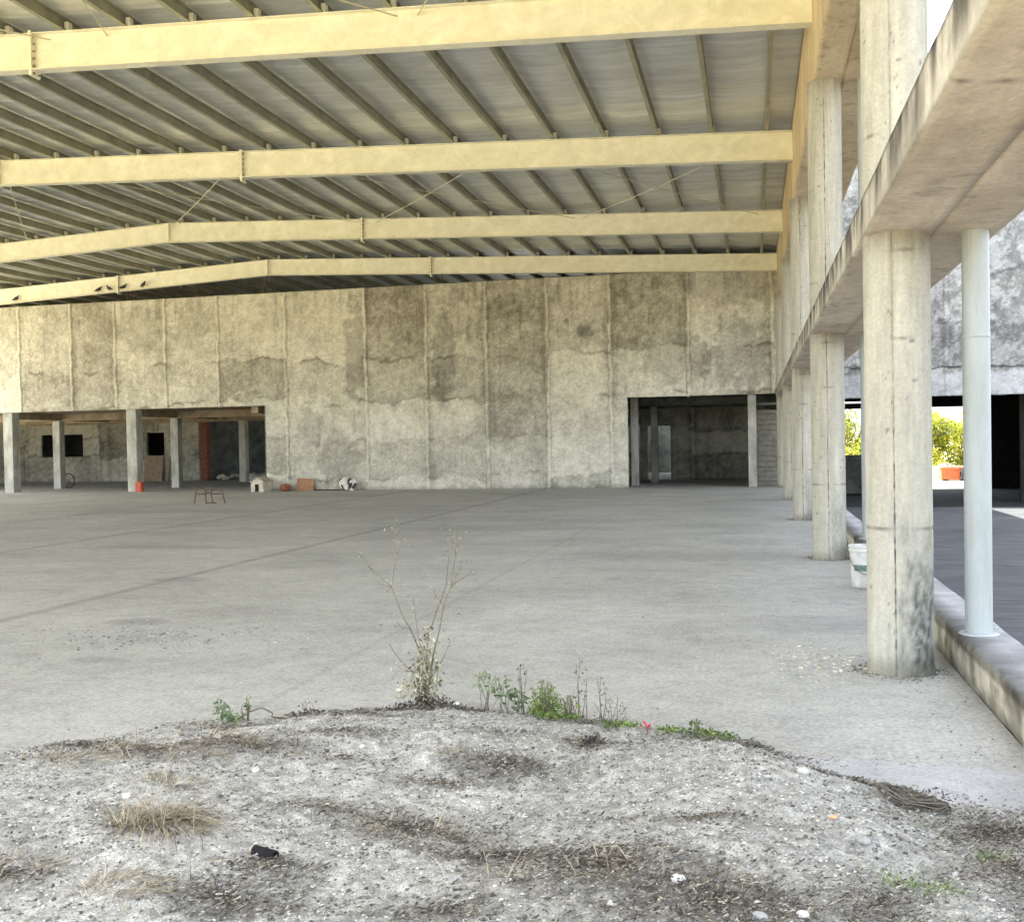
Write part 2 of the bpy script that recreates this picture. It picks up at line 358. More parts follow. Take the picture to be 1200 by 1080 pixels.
def wc(x, z):
    c, dr = wall_color(x, z, RIBS, [.55, 1.9, 3.25, 4.75], (.23,.21,.16), (.66,.63,.515), 0, ((.30,.29,.245), (.66,.64,.57)))
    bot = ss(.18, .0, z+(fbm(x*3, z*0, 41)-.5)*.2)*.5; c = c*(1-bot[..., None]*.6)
    return mark(x, z, c), dr
hw = thing('hall_wall', 'long stained plaster wall under the roof, with two wide openings', 'wall', (0, 0, 0))
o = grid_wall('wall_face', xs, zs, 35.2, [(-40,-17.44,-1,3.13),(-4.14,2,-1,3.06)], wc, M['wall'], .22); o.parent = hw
# starter bars in the wall head
for i, (x, z) in enumerate(((-28.45,7.89),(-28.33,7.86),(-28.22,7.90),(-28.1,7.83),(-23.12,7.92),(-23.01,7.96),(-22.86,7.9),(-22.75,7.99),(-17.45,7.86),(-17.31,7.9),(-17.11,7.84),(-14.04,7.86),(-13.78,7.82),(-10.86,7.94),(-10.61,7.88),(-4.42,7.69),(-4.19,7.72),(-20.2,7.8),(-8.0,7.78))):
    b = MB(); dx = random.uniform(-.03, .03); b.tube([(x, 35.3, 7.1), (x+dx*.4, 35.3, 7.5), (x+dx, 35.28, z)], .012, 6); b.build('rebar', M['rust'], hw)

# wall of the next building beyond the kerb
def wc2(x, z):
    c, dr = wall_color(x, z, [1.9,4.4,6.0,9.2,12.4], [3.75, 5.2, 6.6, 8.2], (.15,.15,.148), (.34,.34,.33), 140)
    n = fbm(x*3.5, z*3.5, 160, 6, .8); c = c*(.55+.5*ss(.40, .60, n)[..., None]); wsp = ss(.6,.75,fbm(x*14, z*14, 177, 4, .8))*.35; c = c*(1-wsp[..., None])+.45*wsp[..., None]
    band = ss(3.62, 3.5, z)*.5; c = c*(1-band[..., None])+np.array((.42,.43,.45))*band[..., None]
    crack = ss(.05, .0, np.abs(z-3.72-(fbm(x*2, z*0, 171)-.5)*.35)); c = c*(1-crack[..., None]*.85)
    return c, dr
xs2 = np.concatenate([axis(1.8, 9, .035), axis(9.1, 15, .12)]); zs2 = axis(2.84, 10.9, .035)
o = grid_wall('dock_wall', xs2, zs2, 35.22, [], wc2, M['wall'], .25)
tag(o, 'high blue-grey stained wall over the dark opening beyond the kerb', 'wall')
b = MB(); b.box(1.02, 1.8, 35.23, 35.45, 3.06, 10.9)
tag(b.build('party_wall', M['room']), 'grey strip of wall behind the column row at the corner', 'wall')

# ------------------------------------------------------------ rooms behind the wall, left
def posts(name, x, y, z1, w, label, cat='post', h0=0):
    b = MB(); k = w/2; n = 10
    zz = np.linspace(h0, z1, n)
    for i in range(n-1):
        pass
    b.box(x-k, x+k, y-k, y+k, h0, z1, b=.012)
    return tag(b.build('concrete_post', M['post']), label, cat, 'square posts under the lintel')
posts('', -28.45, 35.45, 3.12, .42, 'leftmost pale square concrete post in the left opening')
posts('', -23.02, 35.45, 3.12, .42, 'pale square concrete post with the red can at its foot')
posts('', -28.75, 38.7, 2.86, .34, 'slender square post set back, bicycle wheel behind its foot')
posts('', -23.2, 38.7, 2.86, .34, 'square post set back, right of the leaning boards')
posts('', -23.45, 45.0, 2.86, .34, 'square post deep in the dark bay beside the rubble')
b = MB()
b.box(-44, -17.2, 35.44, 46.8, 3.15, 3.33); b.box(-44, -43.8, 35.5, 50, 0, 3.147)
for y in (38.7, 42, 45.0): b.box(-36, -17.2, y-.15, y+.15, 2.86, 3.147)
for x in (-28.6, -23.2, -18): b.box(x-.14, x+.14, 35.44, 38.54, 2.88, 3.146); b.box(x-.14, x+.14, 38.86, 41.84, 2.88, 3.146)
tag(b.build('ceiling_slab', M['beamc']), 'brown concrete ceiling with beams over the left bay', 'ceiling')
def holed(name, xs_, zs_, y, hole, mat, label, t=.2):
    X, Z = np.meshgrid(xs_, zs_, indexing='ij'); I = np.arange(X.size).reshape(X.shape)
    cx = (X[:-1, :-1]+X[1:, 1:])/2; cz = (Z[:-1, :-1]+Z[1:, 1:])/2; keep = np.ones_like(cx, bool)
    for h in hole: keep &= ~((cx > h[0]) & (cx < h[1]) & (cz > h[2]) & (cz < h[3]))
    F = np.stack([I[:-1, :-1], I[1:, :-1], I[1:, 1:], I[:-1, 1:]], -1)[keep]
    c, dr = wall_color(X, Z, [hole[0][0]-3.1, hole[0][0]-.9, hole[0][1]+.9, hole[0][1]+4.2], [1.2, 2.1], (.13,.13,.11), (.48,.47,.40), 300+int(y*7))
    V = np.stack([X, y-ss(.08, .05, dr)*.03, Z], -1).reshape(-1, 3)
    o = npmesh(name, V, F, mat, c.reshape(-1, 3)); md = o.modifiers.new('t', 'SOLIDIFY'); md.thickness = t; md.offset = -1
    return tag(o, label, 'wall')
holed('bay_back_wall', axis(-42, -26.9, .09, (-35.96,-33.5,-29.83,-28.86)), axis(0, 3.15, .09, (1.29,2.43)), 47.0, [(-35.96,-33.5,1.29,2.43),(-29.83,-28.86,1.29,2.43)], M['wall'], 'mottled grey back wall with small dark windows, left bay')
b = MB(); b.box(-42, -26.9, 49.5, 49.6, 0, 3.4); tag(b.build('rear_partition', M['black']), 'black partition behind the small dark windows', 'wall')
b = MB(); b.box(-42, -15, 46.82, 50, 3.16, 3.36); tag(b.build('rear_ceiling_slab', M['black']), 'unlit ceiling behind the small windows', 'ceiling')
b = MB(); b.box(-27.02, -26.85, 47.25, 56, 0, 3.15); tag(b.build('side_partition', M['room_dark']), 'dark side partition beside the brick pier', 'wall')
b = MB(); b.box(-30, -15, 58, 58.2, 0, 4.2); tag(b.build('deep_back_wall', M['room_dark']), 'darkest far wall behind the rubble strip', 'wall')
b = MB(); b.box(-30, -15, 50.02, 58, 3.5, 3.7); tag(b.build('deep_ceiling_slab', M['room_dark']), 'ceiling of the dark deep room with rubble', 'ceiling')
# right flank of the left bay
b = MB(); b.box(-19.6, -17.5, 46.6, 46.8, 0, 3.15); b.box(-17.6, -17.42, 35.44, 46.6, 0, 3.145)
tag(b.build('bay_side_wall', M['room']), 'side wall closing the left bay at its right end', 'wall')
# brick pier
def mk_brickmat():
    t = NT('red_brick', .9, spec=.15); bt = t.N.new('ShaderNodeTexBrick'); bt.inputs['Scale'].default_value = 1; bt.inputs['Brick Width'].default_value = .25; bt.inputs['Row Height'].default_value = .11; bt.inputs['Mortar Size'].default_value = .012
    bt.inputs['Color1'].default_value = (.20,.065,.04,1); bt.inputs['Color2'].default_value = (.15,.045,.03,1); bt.inputs['Mortar'].default_value = (.2,.15,.12,1)
    X, Y, Z = t.xyz(); cb = t.N.new('ShaderNodeCombineXYZ'); t.L.new(t.math('ADD', X, Y), cb.inputs[0]); t.L.new(Z, cb.inputs[1]); t.L.new(cb.outputs[0], bt.inputs[0])
    t.col(t.mix(1, bt.outputs[0], t.ramp(t.noise(12, 6), [(.3,.7),(.7,1.2)]), 'MULTIPLY')); t.bump(bt.outputs[1], -.4, .01); return t.m
M['brick'] = mk_brickmat()
b = MB(); b.box(-26.80, -26.42, 46.85, 47.2, 0, 3.15)
tag(b.build('brick_pier', M['brick']), 'narrow red brick pier at the edge of the dark deep room', 'pier')

# right room
def room_right():
    holed('right_bay_back_wall', axis(-8, 2.0, .09, (-4.24,-3.3,-5.1,-4.53)), axis(0, 3.3, .09, (2.19,1.11)), 43.0, [(-4.24,-3.3,-1,2.19),(-5.1,-4.53,1.11,2.19)], M['wall'], 'dark mottled back wall with a doorway, right bay')
    b = MB(); b.box(-9, 1.8, 35.44, 45, 3.12, 3.3)
    for y in (38.2, 41): b.box(-9, 1.8, y-.15, y+.15, 2.85, 3.117)
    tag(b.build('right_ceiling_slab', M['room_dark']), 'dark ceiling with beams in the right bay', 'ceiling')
    b = MB(); b.box(-8, 2, 52, 52.2, 0, 4); b.box(-6.58, -1, 45.2, 50.6, 2.9, 3.1); b.box(-7.4, -2, 51.6, 51.95, 0, .55); b.box(-6.8, -6.6, 46.9, 52, 0, 6.5); tag(b.build('rear_yard_wall', M['room']), 'pale wall seen through the doorway of the right bay, with added light-blocking slab and side wall', 'wall')  # slab overhead and tall side wall are added to cut the light here
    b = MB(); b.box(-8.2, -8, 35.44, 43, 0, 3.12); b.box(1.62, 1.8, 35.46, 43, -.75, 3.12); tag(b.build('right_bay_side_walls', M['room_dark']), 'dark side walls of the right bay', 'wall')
    posts('', -4.1, 37.0, 3.11, .26, 'thin grey post just inside the right opening, left end')
    b = MB(); b.box(-3.75, -3.5, 39.3, 39.55, 0, 3.11, b=.01); tag(b.build('concrete_post', M['room']), 'darkest post inside the right opening, beside the doorway', 'post', 'square posts under the lintel')
    posts('', -.03, 35.42, 3.05, .27, 'pale post between the dark bay and the slatted shutter')
room_right()
# slatted shutter
sh = thing('slatted_shutter', 'grey horizontal-board shutter right of the pale post', 'shutter', (.6, 35.65, 0))
y0 = 0
z = .0; k = 0
tslat = simple('weathered_boards', (.20,.19,.16), .85, scale=5, var=.45)
while z < 2.55:
    h = random.choice((.16,.17,.18)); b = MB(); b.box(-.5, .55, random.uniform(-.012, .012), .06, z+.008, z+h-.006); b.build('slat', tslat, sh); z += h; k += 1
b = MB(); b.box(-.56, -.5, -.02, .09, 0, 2.7); b.box(.55, .61, -.02, .09, 0, 2.7); b.box(-.56, .61, -.02, .09, 2.702, 2.78); b.build('shutter_frame', M['room'], sh)

# rooms under the dock wall: dark hall with an exit at its far side
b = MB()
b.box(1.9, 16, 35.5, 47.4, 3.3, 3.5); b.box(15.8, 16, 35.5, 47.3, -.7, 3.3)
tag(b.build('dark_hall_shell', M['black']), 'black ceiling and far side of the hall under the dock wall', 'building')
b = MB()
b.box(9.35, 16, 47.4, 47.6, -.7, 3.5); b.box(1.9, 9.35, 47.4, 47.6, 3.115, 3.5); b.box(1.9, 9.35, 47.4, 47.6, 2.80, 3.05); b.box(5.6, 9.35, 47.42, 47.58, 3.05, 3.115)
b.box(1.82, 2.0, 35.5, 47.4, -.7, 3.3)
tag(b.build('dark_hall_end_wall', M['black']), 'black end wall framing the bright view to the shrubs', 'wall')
b = MB(); b.box(8.6, 15.7, 37.2, 37.4, -.7, 3.3)  # added screen, coloured black in place of the opening's deep darkness
tag(b.build('darkness_screen', M['black']), 'added black screen standing in for the darkness inside the opening, right of the white pipe', 'wall')
b = MB(); b.box(2.1, 4.9, 44.9, 45.1, -.7, .85); b.box(2.1, 4.95, 43.9, 44.4, -.7, -.1)
tag(b.build('parapet', M['room']), 'low grey parapet seen between the second column and thin pipe', 'wall')
# beyond the exit
b = MB(); b.box(6, 22, 56, 56.2, -.7, .0); b.box(6, 22, 55.96, 56.24, .0, .03)
tag(b.build('garden_wall', simple('cream_wall', (.7,.62,.45), .9)), 'low cream garden wall in the sun below the shrubs', 'wall')
t = thing('rusty_box', 'rusty red-brown box standing against the cream garden wall', 'box', (9.75, 55.6, -.69))
b = MB(); b.box(-.62, .62, -.25, .25, .08, .64); b.box(-.65, .65, -.28, .28, .60, .66); b.build('box_body', simple('rusty_metal', (.30,.08,.035), .8, var=.35), t)
for x in (-.4, .4): b = MB(); b.box(x-.1, x+.1, -.24, .24, 0, .08); b.build('foot', M['black'], t)
t = thing('tyre_stack', 'two black tyres leaning at the right end of the rusty box', 'tyres', (10.15, 55.15, -.69))
for i in range(2):
    b = MB(); pts = []; 
    vs = []; fs = []; n1, n2 = 22, 8
    for a in range(n1):
        A = 2*math.pi*a/n1
        for c in range(n2):
            B = 2*math.pi*c/n2; rr = .22+.07*math.cos(B); vs.append((i*.19-.1+.075*math.sin(B), .1*0+rr*math.cos(A), .30+rr*math.sin(A)))
    fs = [(a*n2+c, a*n2+(c+1)%n2, ((a+1)%n1)*n2+(c+1)%n2, ((a+1)%n1)*n2+c) for a in range(n1) for c in range(n2)]
    b.add(vs, fs); b.build('tyre', M['void'], t, True)

def leaf_quads(pts, size, rng, elong=1.8, up=0.0):
    n = len(pts); d = rng.normal(size=(n, 3)); d[:, 2] = d[:, 2]*.7+up; d /= np.linalg.norm(d, axis=1)[:, None]
    e = np.cross(d, rng.normal(size=(n, 3))); e /= np.linalg.norm(e, axis=1)[:, None]; nn = np.cross(d, e)
    s = size*(.6+.8*rng.random(n))[:, None]
    a = pts; tip = pts+d*s*elong; mid = pts+d*s*elong*.45+nn*s*.12
    V = np.stack([a, mid+e*s*.42-nn*s*.05, tip-nn*s*.15, mid-e*s*.42-nn*s*.05, mid], 1).reshape(-1, 3)
    I = np.arange(n)[:, None]*5
    F = np.concatenate([I+np.array([0, 1, 4]), I+np.array([1, 2, 4]), I+np.array([0, 4, 3]), I+np.array([4, 2, 3])])
    return V, F
def leaves(name, pts, size, mat, parent=None, seed=0, var=None, elong=1.8, up=0.):
    rng = np.random.default_rng(seed); V, F = leaf_quads(np.asarray(pts, float), size, rng, elong, up)
    o = npmesh(name, V, F, mat, None, parent)
    vv = rng.random(len(pts)) if var is None else np.clip(np.asarray(var)+rng.normal(size=len(pts))*.24, 0, 1)
    a = o.data.attributes.new('var', 'FLOAT', 'POINT'); a.data.foreach_set('value', np.repeat(vv, 5).astype(np.float32))
    return o
def shrub(x, y, h, rad, seed, label, n=5200, fade=0):
    rng = np.random.default_rng(seed); t = thing('shrub', label, 'shrub', (x, y, -.69), 'sunlit shrubs beyond the dark hall')
    b = MB()
    for i in range(5):
        a = rng.random()*6.28; q = rad*.55; b.tube([(0,0,0),(math.cos(a)*q*.4, math.sin(a)*q*.4, h*.35),(math.cos(a)*q, math.sin(a)*q, h*.75)], .06, 6, r1=.02)
    b.build('stems', M['bark'], t)
    C = [(rng.normal()*rad*.45, rng.normal()*rad*.45, h*(.18+.72*rng.random()), rad*(.28+.25*rng.random())) for _ in range(26)]
    P = []; vr = []
    for cx, cy, cz, cr in C:
        m_ = n//26; d = rng.normal(size=(m_, 3)); d /= np.linalg.norm(d, axis=1)[:, None]; rr = cr*(.55+.5*rng.random(m_))[:, None]
        P.append(d*rr+[cx, cy, cz]); vr.append(np.full(m_, .25+.6*rng.random()))
    P = np.concatenate(P); vr = np.concatenate(vr); k = P[:, 2] > .02
    leaves('foliage', P[k], .085, M['treeleaf'], t, seed, vr[k])
for i, (x, y, h, r_, lb) in enumerate(((5.0,59,3.9,1.5,'yellow-green shrub seen between the second column and thin pipe'),(7.3,60,4.2,1.4,'yellow-green shrub hidden mostly by the nearest column'),(9.3,58.8,3.75,1.25,'bright yellow-green shrub just right of the nearest column'),(11.0,59.5,3.4,1.2,'bright yellow-green shrub next to the white pipe'),(13.2,60,3.9,1.5,'yellow-green shrub farthest right behind the black wall'))):
    shrub(x, y, h, r_, 40+i, lb)

# ------------------------------------------------------------ columns
XC, RC, YA, SP = .9609, .2146, 7.4892, 6.7885
def column(k, z0, z1, label, moss):
    n, mz = 100, int((z1-z0)/.02)+1
    zz = np.linspace(z0, z1, mz)
    yk = YA+k*SP
    # seam angle facing the viewer, turned slightly
    cam_a = math.atan2(-yk, -XC); s1 = cam_a-.13+.1*(k % 2); uu = np.linspace(0, 2*math.pi, n, endpoint=False); th = s1+uu-.44*np.sin(2*uu); T, Z = np.meshgrid(th, zz, indexing='ij')
    dse = np.minimum(np.abs((T-s1+math.pi) % (2*math.pi)-math.pi), np.abs((T-s1) % (2*math.pi)-math.pi))
    arc = dse*RC
    rr = RC+(fbm(T*3, Z*2, 11*k+5)-.5)*.006-.006*ss(.010, .003, arc)
    for zj in (.47, .98, 2.25, 2.83, 3.6, 4.8): rr = rr-.003*ss(.012, .004, np.abs(Z-zj))
    rr = rr+.02*ss(.06, .0, Z-z0)*(fbm(T*2, Z*9, 19+k)) if z0 == 0 else rr
    cu = np.cos(T)*3; sv = np.sin(T)*3
    n1 = fbm(cu*.8+Z*.0+9, Z*.9+sv*.8, 60+k, 6, .6); n2 = fbm(cu*4, Z*3+sv*4, 70+k, 5, .7)
    t = np.clip(.5+(n1-.5)*1.3+(n2-.5)*1.0, 0, 1)
    c = lerp((.32,.31,.26), (.47,.455,.39), t)
    line = ss(.0055, .001, arc+(vn(Z*30, T*0, 3+k)-.5)*.006)*(.3+.7*ss(.3,.6,vn(Z*2.1, T*0+k, 5))); c = c*(1-line[..., None]*.8)
    side = ss(.03, .0, arc)*ss(.5,.8,fbm(T*0+k*7, Z*4, 17))*.3*ss(.7,.3,np.abs(Z-1.0)*.6); c = c*(1-side[..., None])+np.array((.12,.14,.17))*side[..., None]
    for zj in (.47, .98, 2.25, 2.83, 3.6, 4.8):
        d = np.abs(Z-zj+.004*np.sin(T*3)); f = ss(.006, .001, d)*(.2+.5*vn(T*4, Z*0+zj, 7+k)); c = c*(1-f[..., None])
    hol = ss(.90, .95, vn(T*RC*55, Z*45, 200+k))*ss(.45,.7,vn(T*3, Z*2, 201+k)); c = c*(1-hol[..., None]*.6)
    # splashes and algae at the foot and on the side away from the hall
    a2 = (T-(-.9)+math.pi) % (2*math.pi)-math.pi
    mo = ss(1.0, .3, np.abs(a2)+(fbm(T*3, Z*4, 81+k)-.5)*1.0)*ss(1.15, .45, Z+(fbm(T*2, Z*2, 83+k)-.5)*.9)*moss
    c = c*(1-mo[..., None])+lerp((.05,.058,.05), (.23,.24,.22), ss(.3, .7, fbm(cu*9, Z*22+sv*9, 85)))*mo[..., None]
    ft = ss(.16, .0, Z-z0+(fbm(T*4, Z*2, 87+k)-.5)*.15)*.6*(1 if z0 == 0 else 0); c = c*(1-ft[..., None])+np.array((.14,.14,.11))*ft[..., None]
    # darker brownish band at the column head, under the slab
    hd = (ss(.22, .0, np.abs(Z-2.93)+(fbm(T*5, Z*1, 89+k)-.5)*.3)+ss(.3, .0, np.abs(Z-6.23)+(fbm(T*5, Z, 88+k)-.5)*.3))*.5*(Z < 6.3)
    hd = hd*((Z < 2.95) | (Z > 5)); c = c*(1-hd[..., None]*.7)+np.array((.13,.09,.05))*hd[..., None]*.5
    V = np.stack([XC+rr*np.cos(T), yk+rr*np.sin(T), Z], -1).reshape(-1, 3)
    I = np.arange(n*mz).reshape(n, mz); J = np.roll(I, -1, 0)
    F = np.stack([I[:, :-1], J[:, :-1], J[:, 1:], I[:, 1:]], -1).reshape(-1, 4)
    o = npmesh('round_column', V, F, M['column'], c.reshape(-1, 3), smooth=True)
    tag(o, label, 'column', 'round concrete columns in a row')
for k, (lb, ms) in enumerate((('nearest and thickest round concrete column, mossy grey stain at its foot', .95), ('second nearest round column, next to the white bucket', .45),
          ('third round column from the viewer, half hidden behind the second', .3), ('fourth round column from the viewer, thin sliver', .3), ('farthest round column, set against the stained wall', .2))):
    column(k, 0, 6.23, lb, ms)

# ------------------------------------------------------------ floor slab and beam over the columns (lower), roof beam (upper)
def slab_strip(name, x0, x1, z0, z1, label, seed, dark, light, parent=None, y0=-.5, y1=35.15, fascia=False, step=.05):
    # open-topped box strip along Y with dense soffit and left fascia
    ys = np.arange(y0, y1+1e-6, step); 
    prof = []
    nf = 8; ns = max(6, int((x1-x0)/.045))
    for z in np.linspace(z1, z0, nf): prof.append((x0, z))
    for x in np.linspace(x0, x1, ns)[1:]: prof.append((x, z0))
    prof += [(x1, z1)]
    prof = np.array(prof); K = len(prof); n = len(ys)
    Yg, Kx = np.meshgrid(ys, prof[:, 0], indexing='ij'); _, Kz = np.meshgrid(ys, prof[:, 1], indexing='ij')
    seg = np.broadcast_to(np.arange(K), Yg.shape); fas = seg < nf
    nz = (fbm(Yg*2, Kx*4, seed)-.5)*.012; nx = (fbm(Yg*3, Kz*5, seed+1)-.5)*.012
    Xg = Kx+np.where(fas, nx, 0); Zg = Kz+np.where(~fas & (seg < K-1), nz, 0)
    t = np.clip(.5+(fbm(Kx*2, Yg*.9, seed+2)-.5)*1.8+(fbm(Kx*12, Yg*3, seed+3)-.5)*.8, 0, 1)
    c = lerp(dark, light, t)
    sp = ss(.64, .74, fbm(Kx*9+4, Yg*7, seed+7)); c = c*(1-sp[..., None]*.28)
    for yj in np.arange(4.3, 40, 6.79):
        d = ss(.02, .004, np.abs(Yg-yj+.08*np.sin(Kx*4)))*~fas; c = c*(1-d[..., None]*.6)
    # weathering streaks down the fascia
    if fascia:
        u = (z1-Kz)/(z1-z0); f = ss(.40, .62, fbm(Yg*7, Kz*.6, seed+5, 4))*ss(1.25, .2, u+(fbm(Yg*9, Kz*0, seed+6)-.5)*.8)
        fc = lerp((.30,.28,.24), (.52,.49,.42), ss(.3,.7,fbm(Yg*3, Kz*4, seed+8)))*(1-f[..., None]*.78); c = np.where(fas[..., None], fc, c)
        tp = ss(.07, .0, u)*.5*fas; c = c*(1-tp[..., None])
    ed = ss(.03, .0, np.abs(Kx-x1))*.3; c = c*(1-ed[..., None])
    V = np.stack([Xg, Yg, Zg], -1).reshape(-1, 3); I = np.arange(n*K).reshape(n, K)
    F = np.stack([I[:-1, :-1], I[:-1, 1:], I[1:, 1:], I[1:, :-1]], -1).reshape(-1, 4)
    # top
    T = np.stack([I[:-1, 0], I[1:, 0], I[1:, -1], I[:-1, -1]], -1); F = np.concatenate([F, T])
    o = npmesh(name, V, F, M['slabc'], c.reshape(-1, 3), parent)
    b = MB()
    return o
cp = thing('canopy_slab', 'weathered concrete beam and slab running low over the columns to the upper right', 'slab', (0, 0, 0))
slab_strip('beam', .742, 1.186, 2.953, 3.214, '', 500, (.50,.42,.33), (.74,.64,.52), cp, fascia=True)  # soffit colour lightened and warmed to carry bounced ground light
slab_strip('slab', 1.190, 1.622, 2.958, 3.210, '', 520, (.48,.40,.31), (.72,.62,.50), cp)
ub = thing('roof_edge_beam', 'tall concrete edge beam at the top of the column row, carrying the steel frames', 'beam', (0, 0, 0))
slab_strip('beam', .826, 1.186, 6.226, 7.86, '', 540, (.45,.35,.2), (.66,.54,.36), ub, y0=.7, fascia=False)  # starts well forward, out of view, to extend the shading
slab_strip('slab', 1.190, 1.79, 6.232, 6.5, '', 560, (.42,.33,.2), (.62,.51,.35), ub, y0=.7)
b = MB(); b.box(1.60, 1.785, .7, 35.15, 6.503, 8.5); b.build('parapet', M['post'], ub)

# white pipes on the kerb
for k, lb in ((0, 'thick white pipe standing on the kerb at the right edge'), (1, 'thin-looking white pipe squeezed between the two nearest columns'), (2, 'farther white pipe hidden behind the second column'), (3, 'farthest white pipe on the kerb')):
    t = thing('downpipe', lb, 'pipe', (1.46, YA+k*SP, .262), 'white pipes standing on the kerb')
    z1 = 2.70
    b = MB(); b.lathe([(.086,0),(.086,z1)], n=36); b.build('pipe', M['pvc'], t, True)
    b = MB(); b.lathe([(.087,1.98),(.0905,1.985),(.0905,2.0),(.087,2.005)] if k == 0 else [(.087,1.28),(.092,1.285),(.092,1.31),(.087,1.315)], n=36); b.build('collar', M['pvc'], t, True); b = MB(); b.lathe([(.13,0),(.125,.008),(.088,.012)], n=36); b.build('base_ring', M['pvc'], t, True)
    if k: 
        b = MB(); b.lathe([(.086,2.955),(.086,5.97)], n=30); b.build('pipe', M['pvc'], t, True)

# ------------------------------------------------------------ steel frames, purlins, roof sheet
ZR, XR, SLO, DW = 8.3993, -17.0765, .0457, .565
def zr(x): return ZR-SLO*abs(x-XR)
XE = .90; XL = -35.2
FY = [YA+.03, 14.32, 21.17, 28.4, 34.95]
cr = M['cream']
flab = ['steel frame beam nearest the viewer overhead, out at the roof front', 'cream steel roof beam highest in the picture', 'second cream steel roof beam from the top of the picture', 'third cream roof beam, bending down left of its ridge', 'farthest and lowest cream roof beam, just above the stained wall']
def frame(i, y):
    t = thing('roof_beam', flab[i], 'roof beam', (XE, y, 0), 'cream steel gable beams')
    def poly(dz0, dz1, hw):
        b = MB()
        xs_ = [XE, -5, -10.9, XR, -23.2, -29, XL]
        vs = []
        for x in xs_:
            z0 = zr(x)+dz0; z1 = zr(x)+dz1
            vs += [(x-XE, -hw, z0), (x-XE, hw, z0), (x-XE, hw, z1), (x-XE, -hw, z1)]
        fs = [(0,1,2,3), tuple(4*(len(xs_)-1)+j for j in (3,2,1,0))]
        for a in range(len(xs_)-1):
            for j in range(4): fs.append((a*4+j, (a+1)*4+j, (a+1)*4+(j+1)%4, a*4+(j+1)%4))
        b.add(vs, fs); return b
    poly(-DW+.014, -.012, .006).build('web', cr, t)
    poly(-.012, 0, .10).build('top_flange', cr, t)
    poly(-DW, -DW+.014, .10).build('bottom_flange', cr, t)
    b = MB(); b.box(-.012, .0, -.12, .12, zr(XE)-DW-.06, zr(XE)+.05); b.build('end_plate', cr, t)
    for xs_ in (-10.9, -23.2, XR):
        b = MB(); w_ = .022 if xs_ != XR else .008
        e = .10 if xs_ != XR else 0
        b.box(xs_-XE-w_, xs_-XE+w_, -.108, .108, zr(xs_)-DW-e*.9, zr(xs_)+e*.35); b.build('splice_plate', cr, t)
        if xs_ != XR:
            b = MB()
            for zz_ in np.linspace(zr(xs_)-DW-.05, zr(xs_)-.05, 6):
                for s_ in (-1, 1):
                    b.tube([(xs_-XE-.05, s_*.06, zz_), (xs_-XE+.05, s_*.06, zz_)], .016, 6)
            b.build('bolts', M['bolt'], t)
    for k in range(17 if i else 0):
        x = .3-1.065*k
        if i == 0: continue
        b = MB(); b.box(x-XE+.035, x-XE+.105, -.05, .05, zr(x)+.001, zr(x)+.15); b.box(x-XE+.0, x-XE+.105, -.05, .05, zr(x)+.0015, zr(x)+.012); b.build('cleat', cr, t)
    for k in range(10 if i else 0):
        x = XR-.45-1.065*k
        b = MB(); b.box(x-XE+.035, x-XE+.105, -.05, .05, zr(x)+.001, zr(x)+.15); b.build('cleat', cr, t)
for i, y in enumerate(FY): frame(i, y)

roof = thing('hall_roof', 'foil-lined metal roof with rows of purlins above the steel beams', 'roof', (0, 0, 0))
RY0, RY1 = .7, 46.6  # roof front runs on unseen so its shadow covers the foreground
pk = [.3-1.065*k for k in range(17)]+[XR-.45-1.065*k for k in range(17)]
for x in pk:
    z = zr(x)+.004; h = .2; tt = .012; wd = .07; sg = .0
    b = MB()
    prof = [(x-.002,z),(x+wd,z),(x+wd,z+.02),(x+wd-.008,z+.02),(x+wd-.008,z+.008),(x+.008,z+.008),(x+.008,z+h-.008),(x+wd,z+h-.008),(x+wd,z+h),(x-.002,z+h)]
    ylist = [RY0]
    for ya, yb in zip([RY0]+FY, FY+[RY1]):
        if yb-ya > 1: ylist += [(ya+yb)/2, yb]
    n = len(prof); vs = []; jj = random.uniform(-.01, .01)
    for q, y in enumerate(ylist):
        dz = 0 if y in FY or y in (RY0, RY1) else -.012-random.random()*.01
        vs += [(px_+ (0 if dz == 0 else jj), y, pz_+dz) for px_, pz_ in prof]
    fs = [tuple(range(n)), tuple(range(len(vs)-1, len(vs)-1-n, -1))]+[(a*n+j, a*n+(j+1)%n, (a+1)*n+(j+1)%n, (a+1)*n+j) for a in range(len(ylist)-1) for j in range(n)]
    b.add(vs, fs); b.build('purlin', M['purlin'], roof)
